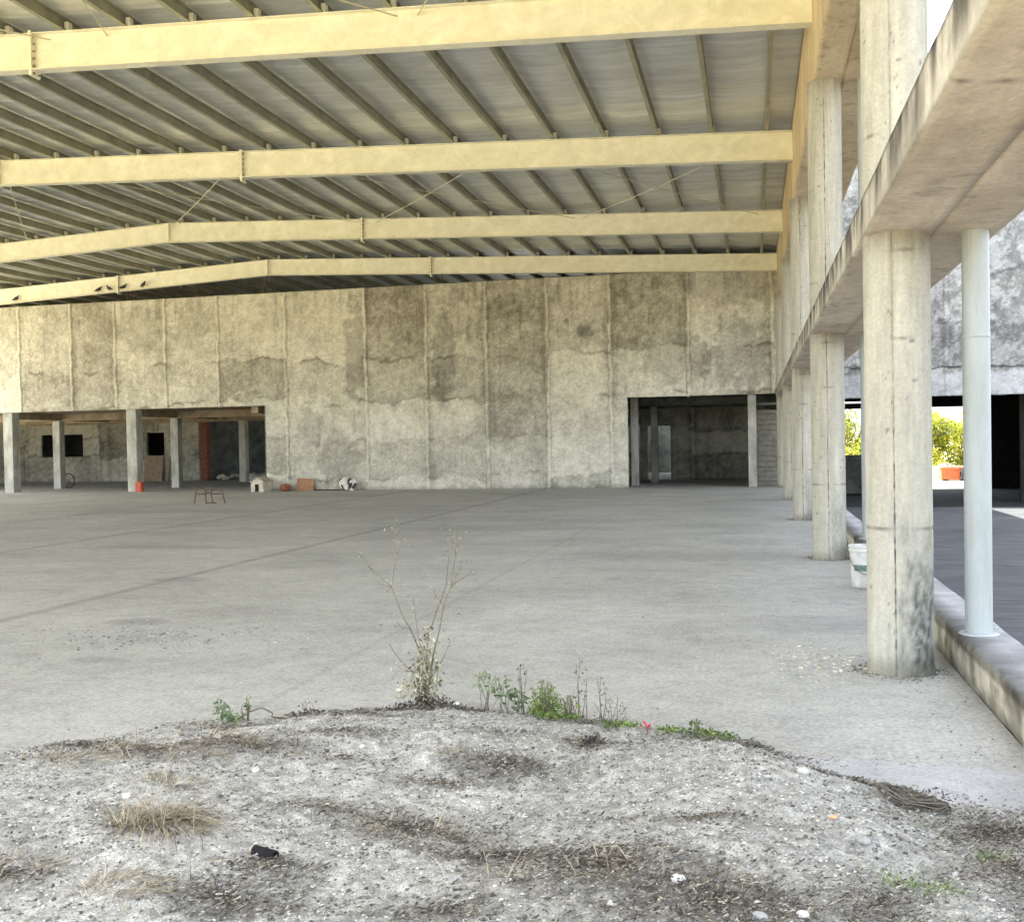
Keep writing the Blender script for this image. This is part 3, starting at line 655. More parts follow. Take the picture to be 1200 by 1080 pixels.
def mk_sheet_mesh():
    xs_ = np.concatenate([np.linspace(XL, XR, 110), np.linspace(XR, 1.15, 140)[1:]])
    ys_ = []
    y = RY0
    while y < RY1:
        ys_ += [y, y+.70, y+.86, y+.875, y+.89]; y += .90
    ys_ = np.array(ys_); prof = np.tile([0, 0, 0, -.02, 0], len(ys_)//5)
    X, Y = np.meshgrid(xs_, ys_, indexing='ij')
    Pk = np.array(sorted(pk)); idx = np.clip(np.searchsorted(Pk, X), 1, len(Pk)-1); a = Pk[idx-1]; bb = Pk[idx]; u = np.clip((X-a)/(bb-a), 0, 1)
    sag = .035*np.sin(np.pi*u)*(.6+.8*vn(X*.9, Y*.4, 5))
    nearf = np.zeros_like(Y)
    for fy in FY: nearf = np.maximum(nearf, ss(.9, .1, np.abs(Y-fy)))
    Z = ZR-SLO*np.abs(X-XR)+.215+prof[None, :]*.5-sag*(1-.3*nearf)+(fbm(X*.8, Y*.8, 8)-.5)*.02+.02
    V = np.stack([X, Y, Z], -1).reshape(-1, 3); I = np.arange(X.size).reshape(X.shape)
    F = np.stack([I[:-1, :-1], I[1:, :-1], I[1:, 1:], I[:-1, 1:]], -1).reshape(-1, 4)
    o = npmesh('roof_sheet', V, F, M['sheet'], None, roof)
    md = o.modifiers.new('t', 'SOLIDIFY'); md.thickness = .02; md.offset = 1
mk_sheet_mesh()
# black gable and side walls added to keep the roof void dark
b = MB(); b.box(XL, 1.0, 46.6, 46.8, 3.36, 8.6); b.box(XL-.2, XL, 35.45, 46.8, 3.34, 7.9); b.box(1.05, 1.25, 35.46, 46.8, 3.32, 8.0); tag(b.build('rear_light_block', M['void']), 'added black gable and side walls darkening the gap between wall and roof', 'wall')

# bracing rods
rods = [(1,-10.97,2,-17.0,'thin rod rising left from the second beam splice to the third beam ridge'),(2,-10.9,1,-17.0,'thin rod crossing under the ridge bay, second to third beam, left cross'),
        (1,-10.6,2,-4.7,'long thin rod slanting down right in the middle bay, centre cross'),(1,-4.9,2,-10.5,'long thin rod slanting down left in the middle bay, centre cross'),
        (1,-4.7,2,.2,'thin rod slanting down right in the rightmost cross'),(1,.3,2,-4.5,'thin rod slanting down left in the rightmost cross'),
        (1,-17.0,2,-22.0,'short steep rod at the far left of the middle bay'),(0,-17.0,1,-10.6,'rod at the top left corner reaching the highest beam'),(0,-7.0,1,-9.6,'steep rod above the highest beam near the top left'),
        (0,-10.6,1,-4.9,'rod above the highest beam, left half of the top cross'),(0,-.5,1,-4.6,'rod above the highest beam, right half of the top cross')]
for a, xa, c, xc, lb in rods:
    i0, i1 = (a+0, c+0)
    ya = FY[a+0] if a else FY[0]; ya = FY[a+1] if False else ya
    map_ = {0: 0, 1: 2, 2: 3}
    if (a, c) in ((0, 1),): ya, yc = FY[0], FY[1]
    else: ya, yc = FY[map_[a]], FY[map_[c]]
    p = Vector((xa, ya, zr(xa)-.09)); q = Vector((xc, yc, zr(xc)-.09)); pts = [p.lerp(q, s_)+Vector((0, 0, -.05*math.sin(math.pi*s_))) for s_ in np.linspace(0, 1, 7)]
    b = MB(); b.tube([v-p for v in pts], .011, 6); o = b.build('brace_rod', M['rod']); o.location = p; tag(o, lb, 'rod', 'thin bracing rods under the roof')

# pigeons on the farthest beam
def pigeon(x, face, lab, pitch=0, sc=1.0):
    t = thing('pigeon', lab, 'pigeon', (x, 34.80, zr(x)-DW+.0145), 'pigeons on the farthest beam', rz=face)
    # one continuous body: tail, trunk, neck, head
    path = [(-.17,.055,.004,.022),(-.12,.06,.012,.035),(-.07,.085,.038,.05),(-.01,.11,.058,.062),(.05,.125,.058,.06),(.09,.155,.042,.042),(.108,.19,.028,.028),(.125,.215,.026,.026),(.145,.218,.018,.018),(.155,.215,.004,.004)]
    b = MB(); n = 12; vs = []
    for q, (px_, pz_, rv, rh) in enumerate(path):
        for j in range(n):
            A = 2*math.pi*j/n; vs.append((px_-rv*math.cos(A)*(.4 if 3 < q < 7 else 0), rh*math.sin(A), pz_+rv*math.cos(A)))
    fs = [(i*n+j, i*n+(j+1)%n, (i+1)*n+(j+1)%n, (i+1)*n+j) for i in range(len(path)-1) for j in range(n)]+[tuple(range(n-1,-1,-1)), tuple(range((len(path)-1)*n, len(path)*n))]
    vs = [Vector((v[0]*sc, v[1]*sc, v[2]*sc)) for v in vs]
    b.add(vs, fs); b.build('body', M['bird'], t, True)
    b = MB(); b.tube([(.15*sc,0,.214*sc),(.178*sc,0,.206*sc)], .006, 6, r1=.002); b.build('beak', M['beak'], t)
    for s_ in (-1, 1): b = MB(); b.tube([(0,s_*.02,.062*sc),(.005,s_*.022,.005),(.03,s_*.024,.003)], .004, 5); b.build('leg', M['beak'], t)
for a in ((-24.0,.2,'pigeon farthest left of the four in a row on the lowest beam',),(-23.5,2.9,'second pigeon of the row, just left of the beam splice'),(-22.95,.5,'third pigeon of the row, just right of the beam splice'),(-22.1,-.4,'rightmost pigeon of the row on the lowest beam'),(-27.6,.1,'lone pigeon by the starter bars at the far left edge')):
    pigeon(*a, sc=1.05)

# ------------------------------------------------------------ gravel mound
CX = np.array([-9,-6.5,-3.81,-3.31,-3.0,-2.12,-1.7,-.88,-.08,.29,.57,.76,1.07,1.4]); CY = np.array([3.2,3.7,4.60,5.2,5.52,5.86,6.0,5.85,5.58,5.14,4.94,4.75,4.65,4.6])
def mh(x, y):
    d = np.interp(x, CX, CY)+(fbm(x*2.2, y*2.2, 400)-.5)*.35-y
    h = .19*ss(-.05, 1.5, d)+.05*ss(-.02, .25, d)
    h = h+(fbm(x*1.1, y*1.1, 401)-.5)*.16*ss(0, .8, d)+(fbm(x*5, y*5, 402)-.5)*.05*ss(0, .3, d)
    for px_, py_, r_, s_ in ((.52,3.58,.16,-.07),(-1.0,4.05,.7,-.05),(-2.0,3.25,.4,.04)):
        h = h+s_*np.exp(-((x-px_)**2+(y-py_)**2)/r_**2)
    return h-.012*ss(.1, -.12, d), d
PATCH = [(-2.66,4.15,.45,.16,.35),(-2.25,4.32,.35,.14,.5),(-1.9,4.6,.3,.12,.35),(-1.05,4.33,.30,.13,.75),(-1.28,4.1,.3,.07,.5),(-.72,4.68,.16,.2,.7),(-1.25,3.62,.40,.17,.6),(-.85,3.4,.5,.12,.6),(-.45,3.25,.4,.28,.65),(-.1,3.05,.5,.25,.65),(-1.6,3.65,.2,.05,.6),(-1.55,3.08,.2,.1,.6),(-1.6,2.86,.25,.12,.7),(-2.1,3.3,.3,.1,.5),(-3.1,4.3,.25,.12,.5),(-1.93,5.75,.45,.10,.9),(-.9,5.6,.35,.08,.5),(-.05,5.3,.5,.1,.6),(.45,4.85,.35,.12,.85),(.9,4.2,.4,.4,.55),(.8,3.6,.25,.5,.4),(.35,3.2,.2,.2,.4),(-2.8,5.1,.45,.08,.4),(-2.2,5.4,.4,.09,.5),(-1.2,4.75,.5,.04,.3),(-2.4,2.9,.3,.1,.4),(-.2,3.75,.6,.06,.35),(-1.75,4.2,.3,.04,.4),(-.9,2.9,.3,.1,.5),(.5,3.0,.6,.2,.35)]
def mcol(x, y, d):
    n1 = fbm(x*2, y*2, 410, 6, .65); n2 = fbm(x*26, y*26, 411, 4, .8)
    t = np.clip(.5+(n1-.5)*.7+(n2-.5)*1.8, 0, 1); c = lerp((.32,.315,.285), (.66,.65,.605), t)
    D = np.zeros_like(x)
    wx = (fbm(x*6, y*6, 420)-.5)*.45; wy = (fbm(x*6, y*6, 421)-.5)*.3
    for px_, py_, rx, ry, s_ in PATCH:
        q = ((x+wx-px_)/rx)**2+((y+wy-py_)/ry)**2; D = np.maximum(D, ss(1.3, .2, q)*s_*.62)
    D = np.maximum(D, ss(.30, .02, np.abs(d-.1))*.38*(.35+.9*fbm(x*3, y*3, 415)))
    sp = ss(.3, .6, fbm(x*18, y*18, 422, 4, .8)); D = np.clip(D*(.35+.95*sp), 0, 1)
    c = c*(1-D[..., None])+np.array((.075,.068,.058))*D[..., None]
    return c, D
gx = np.concatenate([np.arange(-8, -3.9, .08), np.arange(-3.9, 1.318, .016)]); gy = np.concatenate([np.arange(1.2, 2.4, .06), np.arange(2.4, 6.4, .016)])
X, Y = np.meshgrid(gx, gy, indexing='ij'); Hh, D_ = mh(X, Y); Hh = Hh+(fbm(X*22, Y*22, 403, 3, .8)-.5)*.018*ss(0, .1, D_)
cc, DD = mcol(X, Y, D_)
V = np.stack([X, Y, Hh], -1).reshape(-1, 3); I = np.arange(X.size).reshape(X.shape)
keep = (D_[:-1, :-1] > -.14)
F = np.stack([I[:-1, :-1], I[1:, :-1], I[1:, 1:], I[:-1, 1:]], -1)[keep]
struct(npmesh('sand_mound', V, F, M['mound'], cc.reshape(-1, 3), smooth=True))
GX = np.arange(-9, 1.6, .02); GY = np.arange(1, 7.5, .02); _gx, _gy = np.meshgrid(GX, GY, indexing='ij'); GH = np.maximum(mh(_gx, _gy)[0], 0)
def gz(x, y):
    i = min(max(int((x+9)/.02), 0), len(GX)-2); j = min(max(int((y-1)/.02), 0), len(GY)-2); fx = (x+9)/.02-i; fy = (y-1)/.02-j
    return float(GH[i,j]*(1-fx)*(1-fy)+GH[i+1,j]*fx*(1-fy)+GH[i,j+1]*(1-fx)*fy+GH[i+1,j+1]*fx*fy)

def stones(name, P, size, mat, seed, colf, flat=.6):
    rng = np.random.default_rng(seed); n = len(P)
    base = np.array([(1,0,0),(-1,0,0),(0,1,0),(0,-1,0),(0,0,1),(0,0,-1)], float); fc = np.array([(0,2,4),(2,1,4),(1,3,4),(3,0,4),(2,0,5),(1,2,5),(3,1,5),(0,3,5)])
    A = rng.normal(size=(n, 3, 3)); Q, _ = np.linalg.qr(A)
    sc = (size*(rng.random(n)**2*1.4+.35))[:, None, None]*(.55+.7*rng.random((n, 6, 1)))
    v = (base[None]*sc)@Q; v[:, :, 2] *= flat; v += P[:, None, :]
    F = (np.arange(n)[:, None, None]*6+fc[None]).reshape(-1, 3)
    return npmesh(name, v.reshape(-1, 3), F, mat, np.repeat(colf(rng, n), 6, 0))
rng = np.random.default_rng(5)
N = 60000; px_ = rng.uniform(-4.2, 1.3, N); py_ = rng.uniform(2.3, 6.0, N); hh, dd = mh(px_, py_)
k = (dd > .0) & (rng.random(N) < ss(-.1, .3, dd)+.15); px_, py_, hh = px_[k], py_[k], hh[k]
def gcol(rng, n):
    t = rng.random(n); return lerp((.22,.215,.195), (.62,.605,.565), t**1.3)*np.where(rng.random(n) < .30, .35, 1)[:, None]
M['pebble'] = attr_mat('pebbles', fine=80, amp=.15, bump=.2, bscale=60)
tag(stones('gravel', np.stack([px_, py_, hh+.001], 1), 0.0062, M['pebble'], 5, gcol), 'fine grey gravel covering the sand mound in the foreground', 'gravel', kind='stuff')
N = 900; px_ = rng.uniform(-5, 1.3, N); py_ = rng.uniform(2.4, 6.6, N); hh, dd = mh(px_, py_); k = (dd > -.35) & (rng.random(N) < np.where(dd < 0, .12, .3)); px_, py_, hh = px_[k], py_[k], np.maximum(hh[k], 0)
tag(stones('coarse_gravel', np.stack([px_, py_, hh+.002], 1), .013, M['pebble'], 6, gcol), 'coarser stones scattered in the gravel mound', 'gravel', kind='stuff')
b = MB(); b.add([(.05,5.42,.004),(1.31,5.28,.004),(1.31,4.2,.004),(.05,4.2,.004)], [(0,3,2,1)]); struct(b.build('apron', conc('apron_screed', (.36,.36,.36), (.47,.47,.475), 3, fine=50)))
for k in range(3):
    rg = np.random.default_rng(90+k); n = 420; a = rg.random(n)*6.28; q = RC+.015+np.abs(rg.normal(size=n))*.06; P = np.stack([XC+q*np.cos(a), YA+k*SP+q*np.sin(a), np.full(n, .003)], 1)
    tag(stones('debris', P, .007, M['pebble'], 90+k, lambda r, n: lerp((.06,.055,.045), (.3,.28,.24), r.random(n)), .5), ('grit round the foot of the nearest column', 'grit round the foot of the second column', 'grit round the foot of the third column')[k], 'grit', kind='stuff')
# chips and flakes on the slab
def flakes(cx, cy, rx, ry, n, seed, size, label, lo, hi):
    rng = np.random.default_rng(seed); P = np.stack([cx+rng.normal(size=n)*rx, cy+rng.normal(size=n)*ry, np.full(n, .003)], 1); P = P[(P[:, 0] < 1.28)]
    tag(stones('debris', P, size, M['pebble'], seed, lambda r, n: lerp(lo, hi, r.random(n)), .3), label, 'debris', kind='stuff')
flakes(-5.0, 7.9, .55, .32, 420, 61, .014, 'grey chips scattered over a rough patch of slab at left', (.14,.14,.135), (.5,.5,.48))
flakes(.40, 7.75, .22, .32, 260, 62, .017, 'pale flakes lying on the slab left of the nearest column', (.35,.33,.25), (.72,.7,.6))
flakes(-1.5, 8.5, 3.0, 2.6, 420, 63, .010, 'loose crumbs strewn across the middle of the slab', (.08,.08,.08), (.65,.65,.62))
flakes(1.1, 5.9, .13, 1.2, 260, 64, .005, 'dirt and crumbs gathered along the foot of the kerb', (.05,.05,.04), (.3,.28,.25))

# ------------------------------------------------------------ plants
def blades(name, c, n, length, spread, mat, seed, lean=(0,0), parent=None, wdt=.0019, flat=.22, vmean=.6):
    rng = np.random.default_rng(seed); b = MB()
    for i in range(n):
        a = rng.random()*6.28; q = spread*math.sqrt(rng.random()); x0 = c[0]+q*math.cos(a)*1.3; y0 = c[1]+q*math.sin(a)*.6
        z0 = gz(x0, y0)-.004; L = length*(.35+.8*rng.random()); d = Vector((math.cos(a)*.7+lean[0]+rng.normal()*.5, math.sin(a)*.7+lean[1]+rng.normal()*.5, flat+rng.random()*.7)).normalized()
        s = Vector((-d.y, d.x, 0)); s = s.normalized() if s.length > .01 else Vector((1, 0, 0)); pr = Vector((x0, y0, z0)); vs = []; K = 5; cur = rng.normal()*.4; dr = .5+rng.random()*1.6
        for k in range(K):
            w_ = wdt*(1-k/(K-1)*.85); vs += [pr-s*w_, pr+s*w_]
            pr = pr+d*L/(K-1); d = (d+Vector((0, 0, -dr*.28))+s*cur*.25).normalized()
            g = gz(pr.x, pr.y)+.003
            if pr.z < g: pr.z = g; d.z = max(d.z, -.02)
        ln = len(b.v); b.add(vs, [(2*k, 2*k+1, 2*k+3, 2*k+2) for k in range(K-1)], min(1, max(0, vmean+rng.normal()*.25)))
    return b.build(name, mat, parent)
tufts = [(-2.10,3.25,330,.20,.10,(.55,.45),'largest straw-coloured dry grass tuft, left foreground','straw'),(-2.0,3.22,200,.2,.11,(.7,-.3),None,'straw'),
 (-2.6,4.1,170,.26,.22,(.9,.4),'long combed-over dry grass strands near the slab edge, left','straw'),(-2.95,3.95,110,.20,.16,(.9,.2),None,'straw'),(-2.4,4.36,90,.26,.10,(.9,.5),None,'straw'),
 (-2.27,3.72,80,.14,.10,(.2,.2),'small dry tuft between the two largest straw clumps','straw'),
 (-2.38,2.92,90,.16,.12,(.6,.4),'dry tuft cut by the left picture edge','straw'),(-1.93,2.80,130,.18,.11,(.5,.6),'brownish dry tuft at the bottom left edge','straw'),
 (-1.23,3.57,120,.18,.13,(.1,-.2),'sparse pale dry tuft in a dark patch, centre foreground','straw'),(-1.32,4.42,40,.13,.03,(-.1,.3),'tiny upright pale sprig of dry grass above the centre','straw'),
 (-.85,3.12,26,.26,.12,(-.6,.4),'few long loose straws at the bottom centre','straw'),(-.35,3.15,110,.16,.3,(.2,.1),'brown dry roots and straw in the dark patch, bottom right of centre','straw'),
 (-1.03,4.31,150,.10,.2,(.1,.1),'dark withered grass mat in the mound centre','litter'),(-1.62,3.66,70,.08,.12,(.5,0),'small dark withered tuft left of centre','litter'),(-1.58,2.87,160,.09,.16,(0,0),'black withered grass mat at the bottom edge','litter'),
 (-1.48,3.05,90,.09,.12,(0,0),'dark withered grass beside the short black tube','litter'),(-2.25,4.28,160,.10,.2,(0,0),'dark withered grass right of the combed strands','litter'),(-1.9,4.6,80,.08,.15,(0,0),'faint brown withered mat behind the pebbles','litter')]
last = None
for i, (x, y, n, L, sp, ln, lb, mt) in enumerate(tufts):
    if lb: last = thing('dry_grass_tuft', lb, 'dry grass', (0, 0, 0), 'withered grass tufts on the mound')
    blades('blades', (x, y), n, L, sp, M[mt], 700+i, ln, last, vmean=.5 if mt == 'straw' else .5, wdt=.0025 if i < 6 else .0019, flat=.30 if i < 2 else (.05 if i > 8 else .14))
rg = np.random.default_rng(44); b = MB()
for (cx, cy, rx, ry, s_) in PATCH:
    for i in range(int(1900*s_*rx*ry/.06)+40):
        a = rg.random()*6.28; q = abs(rg.normal())*.7; x = cx+rx*q*math.cos(a); y = cy+ry*q*math.sin(a); a = rg.random()*6.28; L = .008+.024*rg.random(); dx = math.cos(a)*L; dy = math.sin(a)*L; w_ = .0009
        if x > 1.28 or y > 6: continue
        h = gz(x, y)+.002+rg.random()*.012; k = rg.normal()*.01
        b.add([(x,y,h),(x+dy/L*w_,y-dx/L*w_,h),(x+dx/2+k,y+dy/2+k,h+.006+rg.random()*.006),(x+dx/2+k+dy/L*w_,y+dy/2+k-dx/L*w_,h+.006),(x+dx,y+dy,h+rg.random()*.008)], [(0,1,3,2),(2,3,4)], rg.random()**2)
M['fibre'] = leafmat('withered_fibre', [(0, (.05,.043,.035)), (.5, (.20,.175,.135)), (1, (.55,.5,.4))], .0)
tag(b.build('withered_roots', M['fibre']), 'dark mat of withered roots and stalk fibres over the mound', 'dry litter', kind='stuff')
for i, (x, y, n, L, sp, lb) in enumerate(((.76,3.74,60,.10,.035,'small bright green grass tuft at the right edge'),(.47,3.36,90,.10,.08,'flattened green grass tuft, bottom right'),(.66,4.12,30,.08,.05,'faint green grass sprig right of the dried nest'))):
    t = thing('green_grass_tuft', lb, 'grass', (0, 0, 0), 'green grass tufts on the mound'); blades('blades', (x, y), n, L, sp, M['leaf'], 750+i, (.2, .1), t, vmean=.6)

def ptube(b, pts, r, r1=None): b.tube(pts, r, 5, r1=r1)
PX = lambda px, py, Yp=5.86: _unp(px, py, Yp)
def _unp(px, py, Yp):
    d = fw+rt*((px-600)/1218.47)-up*((py-540)/1218.47); t = Yp/d.y; return Vector((d.x*t, Yp, 1.6+d.z*t))
# tall dry weed, laid out branch by branch in metres around its root
def jit(p, a=.02): return p+Vector((0, random.uniform(-a, a)*3, 0))
wd = thing('tall_dry_weed', 'tall withered weed with thin forked stems at the edge of the slab', 'weed', (0, 0, 0))
br = [[(498,836),(497,800),(494,768),(481,737),(472,722),(459,688),(464,650),(463,618)],[(500,836),(503,800),(508,765),(515,738),(520,708),(528,688),(535,640),(534,616)],[(497,830),(500,775),(502,745),(513,712),(523,686),(526,648),(524,634)],
      [(485,788),(472,777),(462,764),(456,754)],[(528,688),(537,680),(547,675),(558,671)],[(459,688),(446,676),(436,668),(432,664)],[(459,688),(450,686),(444,684)],[(464,650),(470,640),(474,630)],[(528,688),(538,668),(540,662)],[(436,668),(426,655),(420,648)],
      [(505,800),(497,770),(490,745),(486,716),(484,700)],[(502,800),(520,770),(528,750)],[(481,737),(470,735),(466,728)],[(520,708),(511,700),(508,690)],[(535,640),(542,628),(546,622)],[(535,650),(528,635),(526,622)],[(498,836),(489,800),(484,770)],[(498,836),(510,810),(514,780)]]
b = MB(); tips = []
for L in br:
    off = random.uniform(-.06, .06); pts = [PX(x, y, 5.86+off*min(1, (836-y)/120)) for x, y in L]; r0 = .0065 if len(L) > 5 else .003; ptube(b, pts, r0, .0016); tips.append(pts)
b.build('stems', M['stem'], wd)
P = []; vr = []
rg = np.random.default_rng(3)
for i in range(760):
    y = 836-abs(rg.normal())*44; y = max(y, 735); x = 499+rg.normal()*(3.5+5.5*math.sin((y-735)/100*3.1)); P.append(PX(x, y, 5.86+rg.normal()*.06)); vr.append(.30+.16*(y < 815)+.12*rg.random())
for i in range(110): P.append(PX(478+rg.normal()*9, 818-abs(rg.normal())*22, 5.84+rg.normal()*.05)); vr.append(.75)
leaves('dry_leaves', P, .017, M['dryleaf'], wd, 11, vr, up=-.8)
P = []
for L in tips:
    for p in L[1:]:
        for _ in range(3): P.append(p+Vector((rg.normal()*.015, rg.normal()*.015, rg.normal()*.012)))
for cx, cy, n, s_ in ((462,620,50,5),(468,634,20,4),(534,628,46,7),(527,650,30,6),(540,672,30,8),(549,675,22,5),(421,650,10,3),(437,668,12,3),(424,662,6,2),(457,687,16,3),(469,724,20,5),(467,732,16,5),(518,709,36,5),(545,660,10,5),(466,752,8,6),(488,705,8,4),(512,748,20,7)):
    for _ in range(int(n*.7)): P.append(PX(cx+rg.normal()*s_, cy+rg.normal()*s_, 5.86+rg.normal()*.03))
leaves('seed_heads', P, .0075, M['dryleaf'], wd, 12, np.full(len(P), .6), 1.3)['kind'] = 'stuff'
t = thing('leaf_litter', 'dark dead leaves heaped round the foot of the tall dry weed', 'leaf litter', (0, 0, 0)); t['kind'] = 'stuff'
P = []; vr = []
for i in range(900):
    x = -1.90+rg.normal()*.21; y = 5.80+rg.normal()*.07; h = gz(x, y)+abs(rg.normal())*.03*math.exp(-((x+1.9)/.2)**2)+.004; P.append((x, y, h)); vr.append(.3)
for i in range(500):
    x = rg.uniform(-2.4, .1); y = np.interp(x, CX, CY)-.1+rg.normal()*.06; P.append((x, y, gz(x, y)+.004)); vr.append(.35)
for i in range(420):
    x = .45+rg.normal()*.2; y = 4.86+rg.normal()*.06; P.append((x, y, gz(x, y)+.004)); vr.append(.25)
leaves('leaves', P, .012, M['litter'], t, 13, vr, 1.5, .2)
def clump(name, label, cat, specs, mat, seed, stems=12, size=.016, group=None, up=.1, hmin=.0):
    t = thing(name, label, cat, (0, 0, 0), group); rg = np.random.default_rng(seed); P = []; vr = []; b = MB()
    for (cx, cy, rx, ry, n, Yp, v) in specs:
        for i in range(n):
            a = rg.random()*6.28; q = math.sqrt(rg.random()); p = PX(cx+rx*q*math.cos(a), cy+ry*q*math.sin(a), Yp+rg.normal()*.07); g = gz(p.x, p.y)+.01
            if p.z < g: p.z = g+rg.random()*.02
            P.append(p); vr.append(v)
        for i in range(stems):
            a = rg.random()*6.28; p0 = PX(cx+rx*.3*rg.normal(), cy+ry*.9, Yp); p0.z = gz(p0.x, p0.y)-.01; p1 = PX(cx+rx*.8*math.cos(a), cy-ry*abs(math.sin(a)), Yp+rg.normal()*.06); b.tube([p0, p0.lerp(p1, .5)+Vector((rg.normal()*.01, 0, .01)), p1], .0025, 4, r1=.001)
    b.build('stems', M['stem'], t); leaves('leaves', P, size, mat, t, seed, vr, 1.7, up); return t
clump('green_bush', 'bright green bushy weed, largest of the green plants on the slab edge', 'plant', [(640,835,22,19,520,5.75,.62),(655,844,28,10,300,5.68,.55),(640,822,19,17,260,5.78,.6),(636,808,16,12,40,5.8,.5),(668,828,12,14,40,5.75,.5)], M['leaf'], 21, 26, .011, up=.5)
clump('leafy_creeper', 'creeper with broad pale green leaves arching left of the green bush', 'plant', [(568,797,12,9,45,6.0,.8),(588,806,16,10,55,5.95,.65),(606,820,13,12,50,5.9,.4)], M['leaf2'], 22, 7, .022)
clump('wiry_weed', 'wiry nearly leafless weed right of the green bush', 'weed', [(680,815,10,45,46,5.85,.3),(704,828,10,36,40,5.8,.25),(722,838,12,22,30,5.8,.2),(612,790,8,14,20,5.95,.4)], M['dryleaf'], 23, 5, .012)
clump('low_green_weed', 'low green weed left of the red flower', 'plant', [(716,858,12,7,90,5.55,.35),(738,861,14,5,110,5.55,.55)], M['leaf'], 24, 8, .011, 'low weeds along the slab edge')
clump('low_green_weed', 'low green weed right of the red flower with a dark twig', 'plant', [(788,863,20,6,150,5.5,.5),(816,856,9,15,70,5.48,.2),(830,864,14,8,90,5.45,.45),(850,866,12,8,80,5.42,.45)], M['leaf'], 25, 12, .012, 'low weeds along the slab edge')
clump('seedling', 'small upright green seedling at the left, beside the vine loop', 'plant', [(258,828,8,9,50,5.35,.55),(270,844,13,12,120,5.3,.45),(286,828,4,4,8,5.35,.2),(290,818,2,3,6,5.35,.8)], M['leaf2'], 26, 5, .018)
clump('dead_sprig', 'thin dead sprig right of the vine loop on the mound crest', 'weed', [(362,832,14,14,18,5.5,.2),(355,850,22,5,70,5.45,.3)], M['litter'], 27, 4, .013)
clump('dead_sprig', 'dark curled dead stalk standing in the mound below the green bush', 'weed', [(700,868,5,10,50,4.72,.3),(692,884,9,9,90,4.66,.25)], M['litter'], 28, 4, .013)
# dried nest-like heap
t = thing('dried_plant_heap', 'round nest-like heap of brown dried stems at the mound edge, right', 'dried plant', (0, 0, 0)); b = MB()
rg = np.random.default_rng(9)
for i in range(130):
    a0 = rg.random()*6.28; r_ = .03+.10*rg.random(); c = (.62, 4.47); zc = .01+rg.random()*.05; pts = []
    for k in range(7):
        a = a0+k*.28; x = c[0]+r_*1.15*math.cos(a)+rg.normal()*.006; y = c[1]+r_*.8*math.sin(a)+rg.normal()*.006; pts.append((x, y, gz(x, y)+zc*(1-r_*2)+rg.normal()*.004))
    b.tube(pts, .0022, 4, var=rg.random()*.45)
b.build('dried_stems', M['fibre'], t)
# vine loop
b = MB(); c0 = Vector((-2.72, 5.33, gz(-2.72, 5.33)+.022)); pts = [c0+Vector((.075*math.cos(a)*(1+.1*math.sin(3*a)), .03*math.sin(a), .035*math.sin(a)+.004*math.sin(5*a))) for a in np.linspace(0, 6.0, 20)]
b.tube(pts, .0035, 6); b.tube([pts[0], pts[0]+Vector((.15, .03, -.02)), pts[0]+Vector((.3, .05, -.03)), pts[0]+Vector((.55, .05, -.02))], .0035, 6)
tag(b.build('dry_vine', M['bark']), 'curled dry vine loop lying on the mound beside the seedling', 'vine')
# red flower
t = thing('red_flower', 'small crumpled red flower between the low green weeds', 'flower', (-.56, 5.42, gz(-.56, 5.42)))
red = simple('red_petal', (.5,.03,.05), .6)
P = [(rg.normal()*.012, rg.normal()*.012, .03+rg.random()*.02) for _ in range(16)]; leaves('petals', P, .015, red, t, 31, None, 1.2)
b = MB(); b.tube([(0,0,0),(.003,0,.035)], .003, 5); b.build('stalk', M['stem'], t)
# stones, paper, chip, tube
def rock(x, y, s, mat, label, name='stone', cat='stone', grp=None, sq=.7, z=None):
    b = MB(); rg = np.random.default_rng(int(abs(x*1000)+y*77)); n1, n2 = 10, 7; vs = []
    for i in range(n2+1):
        th = math.pi*i/n2
        for j in range(n1):
            ph = 2*math.pi*j/n1; r_ = s*.75*(.75+.5*float(vn(math.cos(ph)*2+5+x, math.sin(ph)*2+th*2, 3))); vs.append((r_*math.sin(th)*math.cos(ph), r_*.8*math.sin(th)*math.sin(ph), r_*sq*math.cos(th)))
    b.add(vs, [(i*n1+j, (i+1)*n1+j, (i+1)*n1+(j+1)%n1, i*n1+(j+1)%n1) for i in range(n2) for j in range(n1)]); o = b.build(name, mat); o.location = (x, y, gz(x, y)+s*.3); tag(o, label, cat, grp)
M['stone'] = simple('pale_stone', (.45,.44,.41), .9, scale=30); M['wstone'] = simple('white_stone', (.62,.62,.6), .8, scale=30, var=.15); M['gstone'] = simple('grey_stone', (.3,.3,.29), .9, scale=30)
for x, y, s, mt, lb in ((-2.33,3.48,.022,'wstone','smooth white pebble left of the largest straw tuft'),(-2.42,4.33,.032,'stone','pale lump of mortar behind the combed dry grass'),(-2.05,3.98,.026,'stone','pale stone on the mound right of the combed strands'),(-2.33,3.3,.016,'stone','little cream stone at the left foot of the largest tuft'),
    (.18,4.36,.03,'stone','pale stone on the mound crest, right of centre'),(-.24,3.18,.028,'wstone','whitish stone in the dark patch, bottom right of centre'),(.0,3.0,.03,'gstone','grey rounded stone in the dark patch, bottom right'),(.12,3.05,.022,'wstone','small white stone beside the grey rounded one, bottom right'),(-.42,3.0,.02,'stone','small cream stone at the bottom centre'),(-1.72,4.35,.02,'stone','small pale stone above the dark centre mat'),(.35,3.7,.03,'gstone','pale sand lump beside the hollow, right')):
    rock(x, y, s, M[mt], lb, grp='loose stones on the mound')
rock(.26, 3.86, .02, simple('orange_chip', (.62,.33,.2), .9), 'orange chip of brick on the mound, right', 'brick_chip', 'brick chip', None, .4)
